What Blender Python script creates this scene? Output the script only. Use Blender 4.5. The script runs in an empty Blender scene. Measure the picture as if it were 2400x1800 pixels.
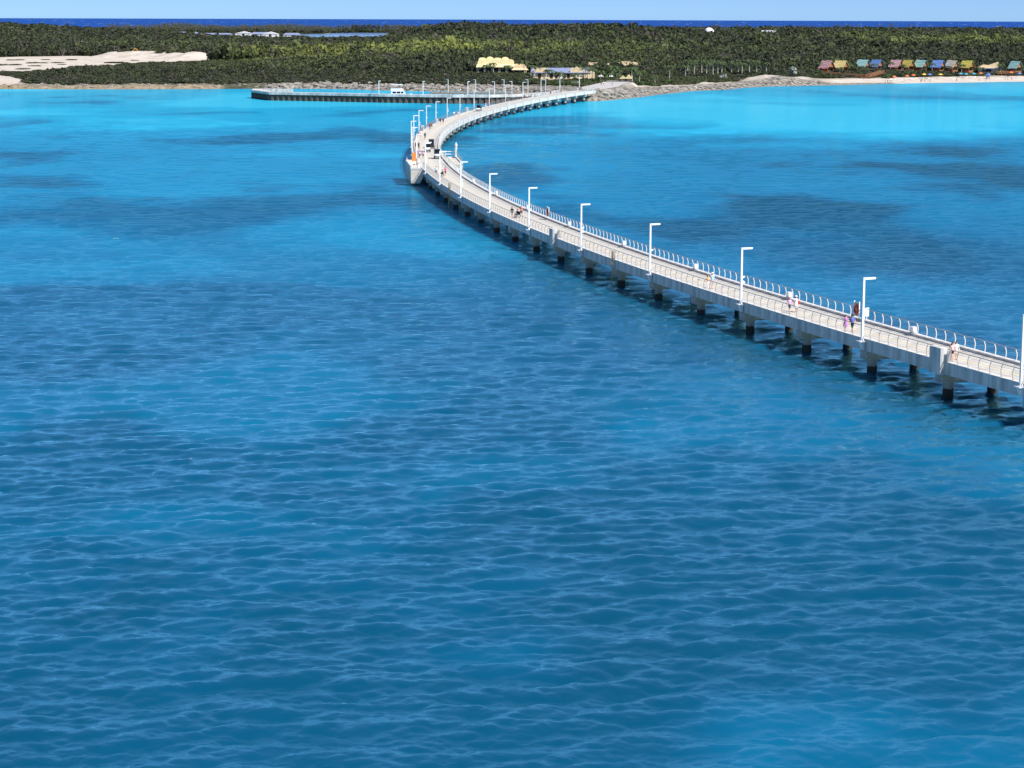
import bpy, bmesh, math, random
import numpy as np
from mathutils import Vector, Matrix

R_ = math.radians
random.seed(7)
rng = np.random.default_rng(11)
scn = bpy.context.scene
COL = scn.collection

# ------------------------------------------------------------------ camera, sky, sun, exposure
HC = 33.715
cam_d = bpy.data.cameras.new('camera')
cam_d.sensor_fit = 'HORIZONTAL'; cam_d.sensor_width = 36.0
cam_d.lens = 5134.85 / 2400 * 36.0
cam_d.clip_start = 1.0; cam_d.clip_end = 80000.0
cam = bpy.data.objects.new('camera', cam_d); COL.objects.link(cam)
cam.matrix_world = (Matrix.Translation((0, 0, HC)) @ Matrix.Rotation(R_(90 - 9.6136), 4, 'X') @ Matrix.Rotation(R_(0.1959), 4, 'Z'))
scn.camera = cam

SUN_EL, SUN_AZ = 48.0, 128.0          # azimuth clockwise from +Y (view direction): behind the right shoulder
sdir = Vector((math.cos(R_(SUN_EL)) * math.sin(R_(SUN_AZ)), math.cos(R_(SUN_EL)) * math.cos(R_(SUN_AZ)), math.sin(R_(SUN_EL))))
world = bpy.data.worlds.new('World'); scn.world = world; world.use_nodes = True
wn = world.node_tree; wn.nodes.clear()
sky = wn.nodes.new('ShaderNodeTexSky'); sky.sky_type = 'NISHITA'; sky.sun_disc = False
sky.sun_elevation = R_(SUN_EL); sky.sun_rotation = R_(SUN_AZ)
sky.air_density = 0.8; sky.dust_density = 0.0; sky.ozone_density = 3.0; sky.altitude = 2500
tint = wn.nodes.new('ShaderNodeMixRGB'); tint.blend_type = 'MULTIPLY'; tint.inputs[0].default_value = 1.0
tint.inputs[2].default_value = (0.45, 0.67, 1.12, 1)      # cool white balance of the phone picture
bg = wn.nodes.new('ShaderNodeBackground'); bg.inputs[1].default_value = 0.085
wo = wn.nodes.new('ShaderNodeOutputWorld')
wn.links.new(sky.outputs[0], tint.inputs[1]); # thin high veil of cloud, even all round the sky, thinning out at the horizon
def wnode(t): return wn.nodes.new(t)
wt = wnode('ShaderNodeTexCoord'); ws = wnode('ShaderNodeSeparateXYZ'); wn.links.new(wt.outputs['Generated'], ws.inputs[0])
wz = wnode('ShaderNodeMath'); wz.operation = 'MAXIMUM'; wz.inputs[1].default_value = .02; wn.links.new(ws.outputs['Z'], wz.inputs[0])
wd = wnode('ShaderNodeVectorMath'); wd.operation = 'DIVIDE'; wc = wnode('ShaderNodeCombineXYZ')
for i_ in range(3): wn.links.new(wz.outputs[0], wc.inputs[i_])
wn.links.new(wt.outputs['Generated'], wd.inputs[0]); wn.links.new(wc.outputs[0], wd.inputs[1])
wno = wnode('ShaderNodeTexNoise'); wno.inputs['Scale'].default_value = 3.5; wno.inputs['Detail'].default_value = 7; wno.inputs['Roughness'].default_value = .58; wn.links.new(wd.outputs[0], wno.inputs['Vector'])
wr = wnode('ShaderNodeMapRange'); wr.inputs['From Min'].default_value = .30; wr.inputs['From Max'].default_value = .75; wr.inputs['To Min'].default_value = .12; wr.inputs['To Max'].default_value = .28; wn.links.new(wno.outputs['Fac'], wr.inputs['Value'])
wh = wnode('ShaderNodeMapRange'); wh.inputs['From Min'].default_value = .004; wh.inputs['From Max'].default_value = .05; wn.links.new(ws.outputs['Z'], wh.inputs['Value'])
wm = wnode('ShaderNodeMath'); wm.operation = 'MULTIPLY'; wn.links.new(wr.outputs[0], wm.inputs[0]); wn.links.new(wh.outputs[0], wm.inputs[1])
wx = wnode('ShaderNodeMixRGB'); wx.inputs[2].default_value = (4.6, 6.2, 8.4, 1); wn.links.new(wm.outputs[0], wx.inputs[0]); wn.links.new(tint.outputs[0], wx.inputs[1])
wn.links.new(wx.outputs[0], bg.inputs[0]); wn.links.new(bg.outputs[0], wo.inputs[0])
sun_d = bpy.data.lights.new('sun', 'SUN'); sun_d.energy = 5.0; sun_d.angle = R_(0.53); sun_d.color = (1.0, 0.955, 0.89)
sun = bpy.data.objects.new('sun', sun_d); COL.objects.link(sun)
sun.rotation_euler = (-sdir).to_track_quat('-Z', 'Y').to_euler(); sun.location = (120, -120, 300)
scn.view_settings.view_transform = 'Standard'; scn.view_settings.look = 'None'
scn.view_settings.exposure = 0.4; scn.view_settings.gamma = 1.0; scn.view_settings.use_curve_mapping = False

# ------------------------------------------------------------------ helpers
def tag(o, label=None, cat=None, group=None, kind=None):
    if label: o['label'] = label
    if cat: o['category'] = cat
    if group: o['group'] = group
    if kind: o['kind'] = kind
    return o

def empty(name, loc=(0, 0, 0), rz=0, label=None, cat=None, group=None):
    o = bpy.data.objects.new(name, None); COL.objects.link(o)
    o.location = loc; o.rotation_euler = (0, 0, rz); o.empty_display_size = 0.3
    return tag(o, label, cat, group)

class MB:
    """collects simple shapes, builds one mesh object"""
    def __init__(s): s.v = []; s.f = []; s.m = []
    def add(s, vs, fs, mi=0):
        b = len(s.v); s.v += [tuple(v) for v in vs]
        s.f += [tuple(b + i for i in f) for f in fs]; s.m += [mi] * len(fs); return s
    def box(s, x0, x1, y0, y1, z0, z1, mi=0, tx=0, ty=0):
        # tx, ty: inset of the top face
        return s.add([(x0, y0, z0), (x1, y0, z0), (x1, y1, z0), (x0, y1, z0),
                      (x0 + tx, y0 + ty, z1), (x1 - tx, y0 + ty, z1), (x1 - tx, y1 - ty, z1), (x0 + tx, y1 - ty, z1)],
                     [(3, 2, 1, 0), (4, 5, 6, 7), (0, 1, 5, 4), (1, 2, 6, 5), (2, 3, 7, 6), (3, 0, 4, 7)], mi)
    def prism(s, pts, y0, y1, mi=0):
        # polygon in x,z extruded along y
        n = len(pts)
        return s.add([(x, y0, z) for x, z in pts] + [(x, y1, z) for x, z in pts],
                     [tuple(range(n - 1, -1, -1)), tuple(range(n, 2 * n))] + [(i, (i + 1) % n, n + (i + 1) % n, n + i) for i in range(n)][::1], mi)
    def tube(s, pts, rad, n=6, mi=0, cap=True):
        pts = [Vector(p) for p in pts]; m = len(pts)
        rads = rad if isinstance(rad, (list, tuple)) else [rad] * m
        base = len(s.v)
        for i, p in enumerate(pts):
            d = (pts[min(i + 1, m - 1)] - pts[max(i - 1, 0)]).normalized()
            a = d.cross(Vector((0, 0, 1)) if abs(d.z) < .95 else Vector((1, 0, 0))).normalized(); b = d.cross(a)
            for k in range(n):
                t = 2 * math.pi * k / n
                s.v.append(tuple(p + (a * math.cos(t) + b * math.sin(t)) * rads[i]))
        for i in range(m - 1):
            for k in range(n):
                k2 = (k + 1) % n
                s.f.append((base + i * n + k, base + i * n + k2, base + (i + 1) * n + k2, base + (i + 1) * n + k)); s.m.append(mi)
        if cap:
            s.f.append(tuple(base + k for k in range(n - 1, -1, -1))); s.m.append(mi)
            s.f.append(tuple(base + (m - 1) * n + k for k in range(n))); s.m.append(mi)
        return s
    def lathe(s, prof, n=12, cx=0, cy=0, mi=0):
        base = len(s.v); m = len(prof)
        for r, z in prof:
            for k in range(n):
                t = 2 * math.pi * k / n; s.v.append((cx + r * math.cos(t), cy + r * math.sin(t), z))
        for i in range(m - 1):
            for k in range(n):
                k2 = (k + 1) % n
                s.f.append((base + i * n + k, base + i * n + k2, base + (i + 1) * n + k2, base + (i + 1) * n + k)); s.m.append(mi)
        s.f.append(tuple(base + k for k in range(n - 1, -1, -1))); s.m.append(mi)
        s.f.append(tuple(base + (m - 1) * n + k for k in range(n))); s.m.append(mi)
        return s
    def mesh(s, name, mats, smooth=False):
        me = bpy.data.meshes.new(name); me.from_pydata(s.v, [], s.f)
        for m in (mats if isinstance(mats, (list, tuple)) else [mats]): me.materials.append(m)
        me.polygons.foreach_set('material_index', s.m)
        if smooth: me.polygons.foreach_set('use_smooth', [True] * len(s.f))
        me.validate(); me.update()
        bm = bmesh.new(); bm.from_mesh(me); bmesh.ops.recalc_face_normals(bm, faces=bm.faces); bm.to_mesh(me); bm.free()
        return me
    def build(s, name, mats, parent=None, loc=(0, 0, 0), rz=0, smooth=False):
        return link(name, s.mesh(name, mats, smooth), parent, loc, rz)

def link(name, me, parent=None, loc=(0, 0, 0), rz=0):
    o = bpy.data.objects.new(name, me); COL.objects.link(o)
    o.parent = parent; o.location = loc; o.rotation_euler = (0, 0, rz); return o

def copy_tree(o, parent=None):
    c = o.copy(); COL.objects.link(c); c.parent = parent
    for ch in list(o.children): copy_tree(ch, c)
    return c

# ---- numpy value noise
def vnoise(x, y, seed=0):
    x = np.asarray(x, float); y = np.asarray(y, float)
    xi = np.floor(x).astype(np.int64); yi = np.floor(y).astype(np.int64); fx = x - xi; fy = y - yi
    def h(a, b):
        n = (a * 374761393 + b * 668265263 + seed * 1442695041) & 0xffffffff
        n = ((n ^ (n >> 13)) * 1274126177) & 0xffffffff
        return ((n ^ (n >> 16)) & 0xffff) / 65535.0
    u = fx * fx * (3 - 2 * fx); v = fy * fy * (3 - 2 * fy)
    return (h(xi, yi) * (1 - u) + h(xi + 1, yi) * u) * (1 - v) + (h(xi, yi + 1) * (1 - u) + h(xi + 1, yi + 1) * u) * v
def fbm(x, y, seed=0, oct=4):
    s = 0; a = .5; t = 0
    for i in range(oct):
        s = s + a * vnoise(x * 2 ** i, y * 2 ** i, seed + i * 17); t += a; a *= .5
    return s / t
def sstep(a, b, x):
    t = np.clip((np.asarray(x, float) - a) / (b - a), 0, 1); return t * t * (3 - 2 * t)

# ------------------------------------------------------------------ materials
def srgb(*c):
    return tuple(((v / 255) / 12.92 if v / 255 <= .04045 else ((v / 255 + .055) / 1.055) ** 2.4) for v in c)

def mat(name, col, rough=.6, var=.12, scale=3.0, metal=0.0, bump=0.0, bscale=20.0, spec=.5, dark=None, stretch=None):
    """procedural material: base colour broken up by two noises, optional stain colour and relief"""
    m = bpy.data.materials.new(name); m.use_nodes = True
    nt = m.node_tree; p = nt.nodes['Principled BSDF']
    p.inputs['Roughness'].default_value = rough; p.inputs['Metallic'].default_value = metal
    p.inputs['Specular IOR Level'].default_value = spec
    tc = nt.nodes.new('ShaderNodeTexCoord'); src = tc.outputs['Object']
    if stretch:
        mp = nt.nodes.new('ShaderNodeMapping'); mp.inputs['Scale'].default_value = stretch
        nt.links.new(src, mp.inputs[0]); src = mp.outputs[0]
    n1 = nt.nodes.new('ShaderNodeTexNoise'); n1.inputs['Scale'].default_value = scale; n1.inputs['Detail'].default_value = 6
    n1.inputs['Roughness'].default_value = .65
    nt.links.new(src, n1.inputs['Vector'])
    rp = nt.nodes.new('ShaderNodeValToRGB'); e = rp.color_ramp.elements
    d = dark if dark else tuple(max(0, c * (1 - 2 * var)) for c in col)
    e[0].position = .3; e[0].color = (*d, 1)
    e[1].position = .62; e[1].color = (*[min(1, c * (1 + var)) for c in col], 1)
    nt.links.new(n1.outputs['Fac'], rp.inputs[0]); nt.links.new(rp.outputs[0], p.inputs['Base Color'])
    if bump > 0:
        n2 = nt.nodes.new('ShaderNodeTexNoise'); n2.inputs['Scale'].default_value = bscale; n2.inputs['Detail'].default_value = 5
        nt.links.new(src, n2.inputs['Vector'])
        b = nt.nodes.new('ShaderNodeBump'); b.inputs['Strength'].default_value = bump
        nt.links.new(n2.outputs['Fac'], b.inputs['Height']); nt.links.new(b.outputs[0], p.inputs['Normal'])
    return m

M = {}
M['deck'] = mat('deck_concrete', (.53, .505, .45), .8, .14, .45, bump=.1, bscale=9, spec=.2)
M['conc'] = mat('pale_concrete', (.61, .59, .55), .8, .12, .8, bump=.12, bscale=8, spec=.2, dark=(.27, .265, .25), stretch=(1, 1, .16))
M['curb'] = mat('white_kerb_concrete', (.64, .625, .59), .75, .10, 1.2, spec=.2)
M['white'] = mat('white_paint', (.82, .82, .80), .4, .03, 2.0)
M['steel'] = mat('brushed_steel', (.42, .40, .37), .45, .08, 6, metal=.6)
M['yellow'] = mat('faded_yellow_marking', (.66, .48, .19), .8, .12, 1.3, spec=.2, dark=(.6, .52, .38))
M['dark'] = mat('dark_plastic', (.02, .02, .022), .4, .1, 4)
M['rubber'] = mat('tyre_rubber', (.018, .018, .018), .85, .1, 8)
M['glass'] = mat('dark_glass', (.015, .02, .025), .08, .05, 2)
M['orange'] = mat('orange_board', srgb(205, 125, 60), .6, .08, 2)
M['ring'] = mat('life_ring_red', srgb(190, 62, 28), .6, .1, 4)
M['grey'] = mat('grey_panel', (.30, .30, .29), .6, .1, 3)
M['wood'] = mat('weathered_wood', (.26, .19, .13), .8, .2, 4, stretch=(1, 1, 6))
M['rust'] = mat('rusty_steel', (.10, .075, .06), .8, .35, 1.6, dark=(.03, .022, .018), stretch=(1, 1, .5), bump=.2, bscale=5, spec=.3)
M['brass'] = mat('tan_fitting', srgb(190, 150, 80), .6, .1, 4)

# submerged / splash stained pile concrete: dark wet growth below the tide line
def pile_mat():
    m = mat('pile_concrete', (.38, .36, .325), .8, .2, 1.6, bump=.2, bscale=7, spec=.25)
    nt = m.node_tree; p = nt.nodes['Principled BSDF']
    ramp = nt.nodes['Color Ramp']
    g = nt.nodes.new('ShaderNodeNewGeometry'); sx = nt.nodes.new('ShaderNodeSeparateXYZ'); nt.links.new(g.outputs['Position'], sx.inputs[0])
    no = nt.nodes.new('ShaderNodeTexNoise'); no.inputs['Scale'].default_value = 2.0; nt.links.new(g.outputs['Position'], no.inputs['Vector'])
    ad = nt.nodes.new('ShaderNodeMath'); ad.operation = 'MULTIPLY_ADD'; ad.inputs[1].default_value = -.5; nt.links.new(no.outputs['Fac'], ad.inputs[0]); nt.links.new(sx.outputs['Z'], ad.inputs[2])
    mr = nt.nodes.new('ShaderNodeMapRange'); mr.inputs['From Min'].default_value = .42; mr.inputs['From Max'].default_value = .5
    nt.links.new(ad.outputs[0], mr.inputs['Value'])
    mx = nt.nodes.new('ShaderNodeMixRGB'); mx.inputs[1].default_value = (.045, .04, .033, 1)
    nt.links.new(mr.outputs[0], mx.inputs[0]); nt.links.new(ramp.outputs[0], mx.inputs[2]); nt.links.new(mx.outputs[0], p.inputs['Base Color'])
    return m
M['pile'] = pile_mat()

# ------------------------------------------------------------------ the sea
SHORE = [(-1500, 960), (-700, 965), (-282, 973), (-226, 974), (-198, 974), (-170, 976), (-143, 982), (-122, 987), (-106, 991), (-85, 990), (-71, 984),
         (-57, 972), (-37, 962), (-19, 960), (-3, 962), (8, 950), (14, 915), (21.5, 879), (26, 861), (31, 859), (38, 872), (44, 888), (48, 896),
         (60, 933), (78, 978), (94, 996), (106, 1024), (120, 1043), (142, 1061), (154, 1066), (166, 1077), (181, 1091), (202, 1104),
         (226, 1117), (263, 1138), (312, 1158), (420, 1190), (700, 1230), (1700, 1300)]
SHX = np.array([p[0] for p in SHORE], float); SHY = np.array([p[1] for p in SHORE], float)
def shore_dist(x, y):
    """signed distance to the shoreline, positive on land"""
    x = np.asarray(x, float); y = np.asarray(y, float); d = np.full(x.shape, 1e9)
    for i in range(len(SHORE) - 1):
        ax, ay, bx, by = SHX[i], SHY[i], SHX[i + 1], SHY[i + 1]
        t = np.clip(((x - ax) * (bx - ax) + (y - ay) * (by - ay)) / ((bx - ax) ** 2 + (by - ay) ** 2), 0, 1)
        d = np.minimum(d, np.hypot(x - ax - t * (bx - ax), y - ay - t * (by - ay)))
    return np.where(y > np.interp(x, SHX, SHY), d, -d)

RE = 7.43e6   # earth radius with refraction: puts the sea horizon where it belongs
def ocean_band(N, L, lo, hi, wind, seed, peak=4.8, hs_ref=[None]):
    """one wavelength band of a wind sea, as a periodic tile: height and sideways choppiness"""
    g = np.random.default_rng(seed)
    k1 = np.fft.fftfreq(N, L / N) * 2 * np.pi; kx, ky = np.meshgrid(k1, k1, indexing='ij'); k = np.hypot(kx, ky); k[0, 0] = 1
    lam = 2 * np.pi / k; kp = 2 * np.pi / peak
    S = k ** -3.45 * np.exp(-1.25 * (kp / k) ** 2)
    c = (kx * math.sin(wind) + ky * math.cos(wind)) / k
    ex = 5.0 if lo > 1.2 else 2.5
    S = S * (0.035 + np.abs(c) ** ex) * (0.3 + 0.7 * (c > 0))
    S = np.where((lam >= lo) & (lam < hi), S, 0)
    dk = 2 * np.pi / L
    a = np.sqrt(S) * dk * (g.normal(size=k.shape) + 1j * g.normal(size=k.shape))
    h = np.fft.ifft2(a) * N * N; dx = np.fft.ifft2(1j * a * kx / k) * N * N; dy = np.fft.ifft2(1j * a * ky / k) * N * N
    return h.real, dx.real, dy.real
def samp(t, L, x, y):
    N = t.shape[0]; u = (x / L * N) % N; v = (y / L * N) % N
    i = np.floor(u).astype(np.int64); j = np.floor(v).astype(np.int64); fu = u - i; fv = v - j
    i %= N; j %= N; i2 = (i + 1) % N; j2 = (j + 1) % N
    return (t[i, j] * (1 - fu) + t[i2, j] * fu) * (1 - fv) + (t[i, j2] * (1 - fu) + t[i2, j2] * fu) * fv

def seabed(x, y):
    """how pale the bottom shows through: 0 deep water over sea grass .. 1 shallow sand"""
    x = np.asarray(x, float); y = np.asarray(y, float)
    w = (fbm(x / 90, y / 90, 3) - .5)
    wx = x + 60 * w; wy = y + 90 * (fbm(x / 120 + 9, y / 120, 5) - .5)
    B = .14 + .06 * sstep(100, 240, wy) + .30 * sstep(255, 400, wy) + .27 * sstep(520, 740, wy)
    # the bay right of the bridge is deeper for longer, then turns to a broad bright sand flat
    right = sstep(-5, 45, wx)
    B = B - .15 * right * sstep(260, 330, wy) * (1 - sstep(560, 640, wy))
    B = B + .36 * sstep(560, 690, wy) * (1 - sstep(800, 960, wy + .2 * wx)) * right
    B = B - .10 * right * sstep(110, 170, wx) * sstep(880, 940, wy)
    # sea grass beds and sand patches
    g1 = fbm(x / 55, y / 75, 21); g2 = fbm(x / 24, y / 40, 31); g3 = fbm(x / 9, y / 16, 41)
    far = sstep(230, 420, y)
    B = B - far * .40 * sstep(.54, .68, .62 * g1 + .38 * g2) * (1 - .55 * right * sstep(600, 700, wy))
    B = B + far * .22 * sstep(.56, .72, 1 - g1)
    B = B + (1 - far) * (.22 * sstep(.42, .74, fbm(x / 22, y / 32, 51)) - .05 - .05 * sstep(.55, .7, g1))
    B = B + .07 * (g3 - .5) + .12 * (g2 - .5)
    # a sharp-edged dark bed in front of the left sand
    e = 268 + 26 * (fbm(x / 30, y * 0, 61) - .5) - .10 * (x + 60)
    B = B + .16 * sstep(e, e + 6, y) * (1 - sstep(-25, 5, x)) * (1 - sstep(330, 380, y))
    return np.clip(B, 0, 1)

def build_sea():
    az = np.concatenate([np.radians(np.arange(-180, -16, 6.0)), np.radians(np.linspace(-16, 16, 760)), np.radians(np.arange(22, 180, 6.0))])
    inv = np.linspace(1 / 82., 1 / 1000., 860)
    rr = np.concatenate([[4, 14, 28, 42, 54, 63, 70, 76], 1 / inv, np.geomspace(1030, 3500, 22), np.geomspace(3700, 24500, 46)])
    A, Rr = np.meshgrid(az, rr, indexing='ij')
    X = Rr * np.sin(A); Y = Rr * np.cos(A)
    dr = np.gradient(rr)[None, :]; Z = np.zeros_like(X); DX = np.zeros_like(X); DY = np.zeros_like(X)
    near = rr < 1500; sl = (slice(None), near)
    x = X[sl]; y = Y[sl]; d = np.broadcast_to(dr[:, near], x.shape)
    bands = [(512, 201., 5.5, 18, -.08, 1), (1024, 147., 3.1, 5.5, -.16, 2), (1024, 119., 1.6, 3.1, -.24, 3), (2048, 119., .8, 1.6, -.18, 4), (2048, 91., .34, .8, -.05, 5), (2048, 61., .17, .34, .0, 6)]
    for b, want in zip(bands, (.034, .080, .118, .105, .085, .060)):      # rms slope of each band: a fresh breeze
        t = ocean_band(*b[:2], *b[2:4], b[4], b[5]); sc = want / np.gradient(t[0], b[1] / b[0], axis=1).std()
        w = 1 - sstep(b[3] * .22, b[3] * .55, d)
        Z[sl] += w * sc * samp(t[0], b[1], x, y)
        DX[sl] += -w * sc * .9 * samp(t[1], b[1], x, y); DY[sl] += -w * sc * .9 * samp(t[2], b[1], x, y)
    shelter = 1 - .75 * sstep(-160, -5, shore_dist(X, Y))
    Z *= shelter
    Z -= Rr ** 2 / (2 * RE)
    PX = X + DX * shelter; PY = Y + DY * shelter
    na, nr = X.shape
    co = np.stack([PX, PY, Z], -1).reshape(-1, 3)
    i = np.arange(na); j = np.arange(nr - 1); I, J = np.meshgrid(i, j, indexing='ij'); I2 = (I + 1) % na
    q = np.stack([I * nr + J, I2 * nr + J, I2 * nr + J + 1, I * nr + J + 1], -1).reshape(-1, 4)
    me = bpy.data.meshes.new('sea')
    me.vertices.add(len(co)); me.vertices.foreach_set('co', co.astype(np.float32).ravel())
    me.loops.add(q.size); me.loops.foreach_set('vertex_index', q.astype(np.int32).ravel())
    me.polygons.add(len(q)); me.polygons.foreach_set('loop_start', np.arange(0, q.size, 4, dtype=np.int32))
    me.update(calc_edges=True)
    me.polygons.foreach_set('use_smooth', np.ones(len(q), bool))
    B = seabed(X, Y)
    off = sstep(1250, 1700, Rr)                      # open ocean beyond the island
    a = me.attributes.new('pale', 'FLOAT', 'POINT'); a.data.foreach_set('value', B.astype(np.float32).ravel())
    a = me.attributes.new('ocean', 'FLOAT', 'POINT'); a.data.foreach_set('value', off.astype(np.float32).ravel())
    calm = .85 - .47 * sstep(140, 380, Rr) - .22 * sstep(1200, 2000, Rr)           # share of sky the surface can mirror once waves are finer than the mesh
    a = me.attributes.new('calm', 'FLOAT', 'POINT'); a.data.foreach_set('value', calm.astype(np.float32).ravel())
    # whitecaps: a few crests just breaking, plus a thin wash line at the beach and the rocks
    foam = np.zeros_like(X)
    for fx, fy, fs in [(6.5, 224, 1.0), (-24.5, 165, .8), (17.3, 158, .7), (-19, 219, .6), (-9.5, 233, .6), (-14, 300, .8), (-60, 330, .9), (-75, 360, .8), (-37, 390, .8), (22, 330, .6)]:
        foam = np.maximum(foam, fs * np.exp(-(((X - fx - .35 * (Y - fy)) / (.75 * max(1, fy / 200))) ** 2 + ((Y - fy) / .55) ** 2)))
    sd = shore_dist(X, Y)
    foam = np.maximum(foam, .75 * np.exp(-((sd + 1.5) / 2.2) ** 2) * sstep(.42, .7, fbm(X / 12, Y / 12, 71)) * sstep(60, 110, X))
    a = me.attributes.new('foam', 'FLOAT', 'POINT'); a.data.foreach_set('value', foam.astype(np.float32).ravel())
    o = link('sea', me); tag(o, 'blue sea with small wind waves, turquoise over the sand flats', kind='structure')
    me.materials.append(sea_mat())
    return o

def sea_mat():
    m = bpy.data.materials.new('sea_water'); m.use_nodes = True; nt = m.node_tree; nt.nodes.clear(); L = nt.links.new
    N = nt.nodes.new
    out = N('ShaderNodeOutputMaterial')
    at = N('ShaderNodeAttribute'); at.attribute_name = 'pale'
    oc = N('ShaderNodeAttribute'); oc.attribute_name = 'ocean'
    fo = N('ShaderNodeAttribute'); fo.attribute_name = 'foam'
    g = N('ShaderNodeNewGeometry')
    rp = N('ShaderNodeValToRGB'); cr = rp.color_ramp
    stops = [(0.0, (.001, .050, .104)), (.14, (.001, .080, .172)), (.36, (.002, .145, .29)), (.6, (.004, .235, .42)), (.85, (.010, .38, .60)), (1.0, (.03, .45, .66))]
    cr.elements[0].position = stops[0][0]; cr.elements[0].color = (*stops[0][1], 1)
    cr.elements[1].position = 1.0; cr.elements[1].color = (*stops[-1][1], 1)
    for p_, c_ in stops[1:-1]:
        e = cr.elements.new(p_); e.color = (*c_, 1)
    L(at.outputs['Fac'], rp.inputs[0])
    mo = N('ShaderNodeMixRGB'); mo.inputs[2].default_value = (.003, .030, .24, 1); L(oc.outputs['Fac'], mo.inputs[0]); L(rp.outputs[0], mo.inputs[1])
    # ripples too fine for the mesh
    mp = N('ShaderNodeMapping'); mp.inputs['Scale'].default_value = (.8, 1.5, 1); L(g.outputs['Position'], mp.inputs[0])
    n1 = N('ShaderNodeTexNoise'); n1.inputs['Scale'].default_value = .9; n1.inputs['Detail'].default_value = 6; n1.inputs['Roughness'].default_value = .68; L(mp.outputs[0], n1.inputs['Vector'])
    n2 = N('ShaderNodeTexNoise'); n2.inputs['Scale'].default_value = .5; n2.inputs['Detail'].default_value = 5; L(mp.outputs[0], n2.inputs['Vector'])
    b1 = N('ShaderNodeBump'); b1.inputs['Strength'].default_value = 1.0; b1.inputs['Distance'].default_value = .15; L(n1.outputs['Fac'], b1.inputs['Height'])
    b2 = N('ShaderNodeBump'); b2.inputs['Strength'].default_value = 1.0; b2.inputs['Distance'].default_value = .35; L(n2.outputs['Fac'], b2.inputs['Height']); L(b1.outputs[0], b2.inputs['Normal'])
    fine = N('ShaderNodeAttribute'); fine.attribute_name = 'calm'
    for bb, lo_, hi_ in ((b1, .06, .17), (b2, .06, .42)):
        mr_ = N('ShaderNodeMapRange'); mr_.inputs['From Min'].default_value = .85; mr_.inputs['From Max'].default_value = .38; mr_.inputs['To Min'].default_value = lo_; mr_.inputs['To Max'].default_value = hi_
        L(fine.outputs['Fac'], mr_.inputs['Value']); L(mr_.outputs[0], bb.inputs['Distance'])
    fr = N('ShaderNodeFresnel'); fr.inputs['IOR'].default_value = 1.333; L(b2.outputs[0], fr.inputs['Normal'])
    # wind-roughened sea never mirrors fully at grazing angles
    sm = N('ShaderNodeAttribute'); sm.attribute_name = 'calm'
    cl = N('ShaderNodeMath'); cl.operation = 'MINIMUM'; fs_ = N('ShaderNodeMath'); fs_.operation = 'MULTIPLY'; fs_.inputs[1].default_value = 1.8; L(fr.outputs[0], fs_.inputs[0]); L(fs_.outputs[0], cl.inputs[0]); L(sm.outputs['Fac'], cl.inputs[1])
    df = N('ShaderNodeBsdfDiffuse'); L(mo.outputs[0], df.inputs['Color'])
    up = N('ShaderNodeCombineXYZ'); up.inputs[2].default_value = 1.0; L(up.outputs[0], df.inputs['Normal'])      # light comes back out of the water body, whatever the facet
    gl = N('ShaderNodeBsdfGlossy'); gl.inputs['Roughness'].default_value = .06; L(b2.outputs[0], gl.inputs['Normal']); gl.inputs['Color'].default_value = (.58, 1.0, .94, 1)
    mx = N('ShaderNodeMixShader'); L(cl.outputs[0], mx.inputs[0]); L(df.outputs[0], mx.inputs[1]); L(gl.outputs[0], mx.inputs[2])
    # foam
    nf = N('ShaderNodeTexNoise'); nf.inputs['Scale'].default_value = 3.6; nf.inputs['Detail'].default_value = 5; L(g.outputs['Position'], nf.inputs['Vector'])
    ma = N('ShaderNodeMath'); ma.operation = 'MULTIPLY'; L(nf.outputs['Fac'], ma.inputs[0]); L(fo.outputs['Fac'], ma.inputs[1])
    fr1 = N('ShaderNodeMapRange'); fr1.inputs['From Min'].default_value = .36; fr1.inputs['From Max'].default_value = .56; L(ma.outputs[0], fr1.inputs['Value'])
    # scattered whitecaps on the open ocean
    mv = N('ShaderNodeMapping'); mv.inputs['Scale'].default_value = (.045, .0052, 1); L(g.outputs['Position'], mv.inputs[0])
    nv = N('ShaderNodeTexNoise'); nv.inputs['Scale'].default_value = 1; nv.inputs['Detail'].default_value = 2; L(mv.outputs[0], nv.inputs['Vector'])
    fv = N('ShaderNodeMapRange'); fv.inputs['From Min'].default_value = .70; fv.inputs['From Max'].default_value = .74; L(nv.outputs['Fac'], fv.inputs['Value'])
    mv2 = N('ShaderNodeMath'); mv2.operation = 'MULTIPLY'; L(fv.outputs[0], mv2.inputs[0]); L(oc.outputs['Fac'], mv2.inputs[1])
    mxm = N('ShaderNodeMath'); mxm.operation = 'MAXIMUM'; L(fr1.outputs[0], mxm.inputs[0]); L(mv2.outputs[0], mxm.inputs[1])
    wf = N('ShaderNodeBsdfDiffuse'); wf.inputs['Color'].default_value = (.75, .78, .8, 1)
    m2 = N('ShaderNodeMixShader'); L(mxm.outputs[0], m2.inputs[0]); L(mx.outputs[0], m2.inputs[1]); L(wf.outputs[0], m2.inputs[2])
    L(m2.outputs[0], out.inputs['Surface'])
    return m
build_sea()

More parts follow.
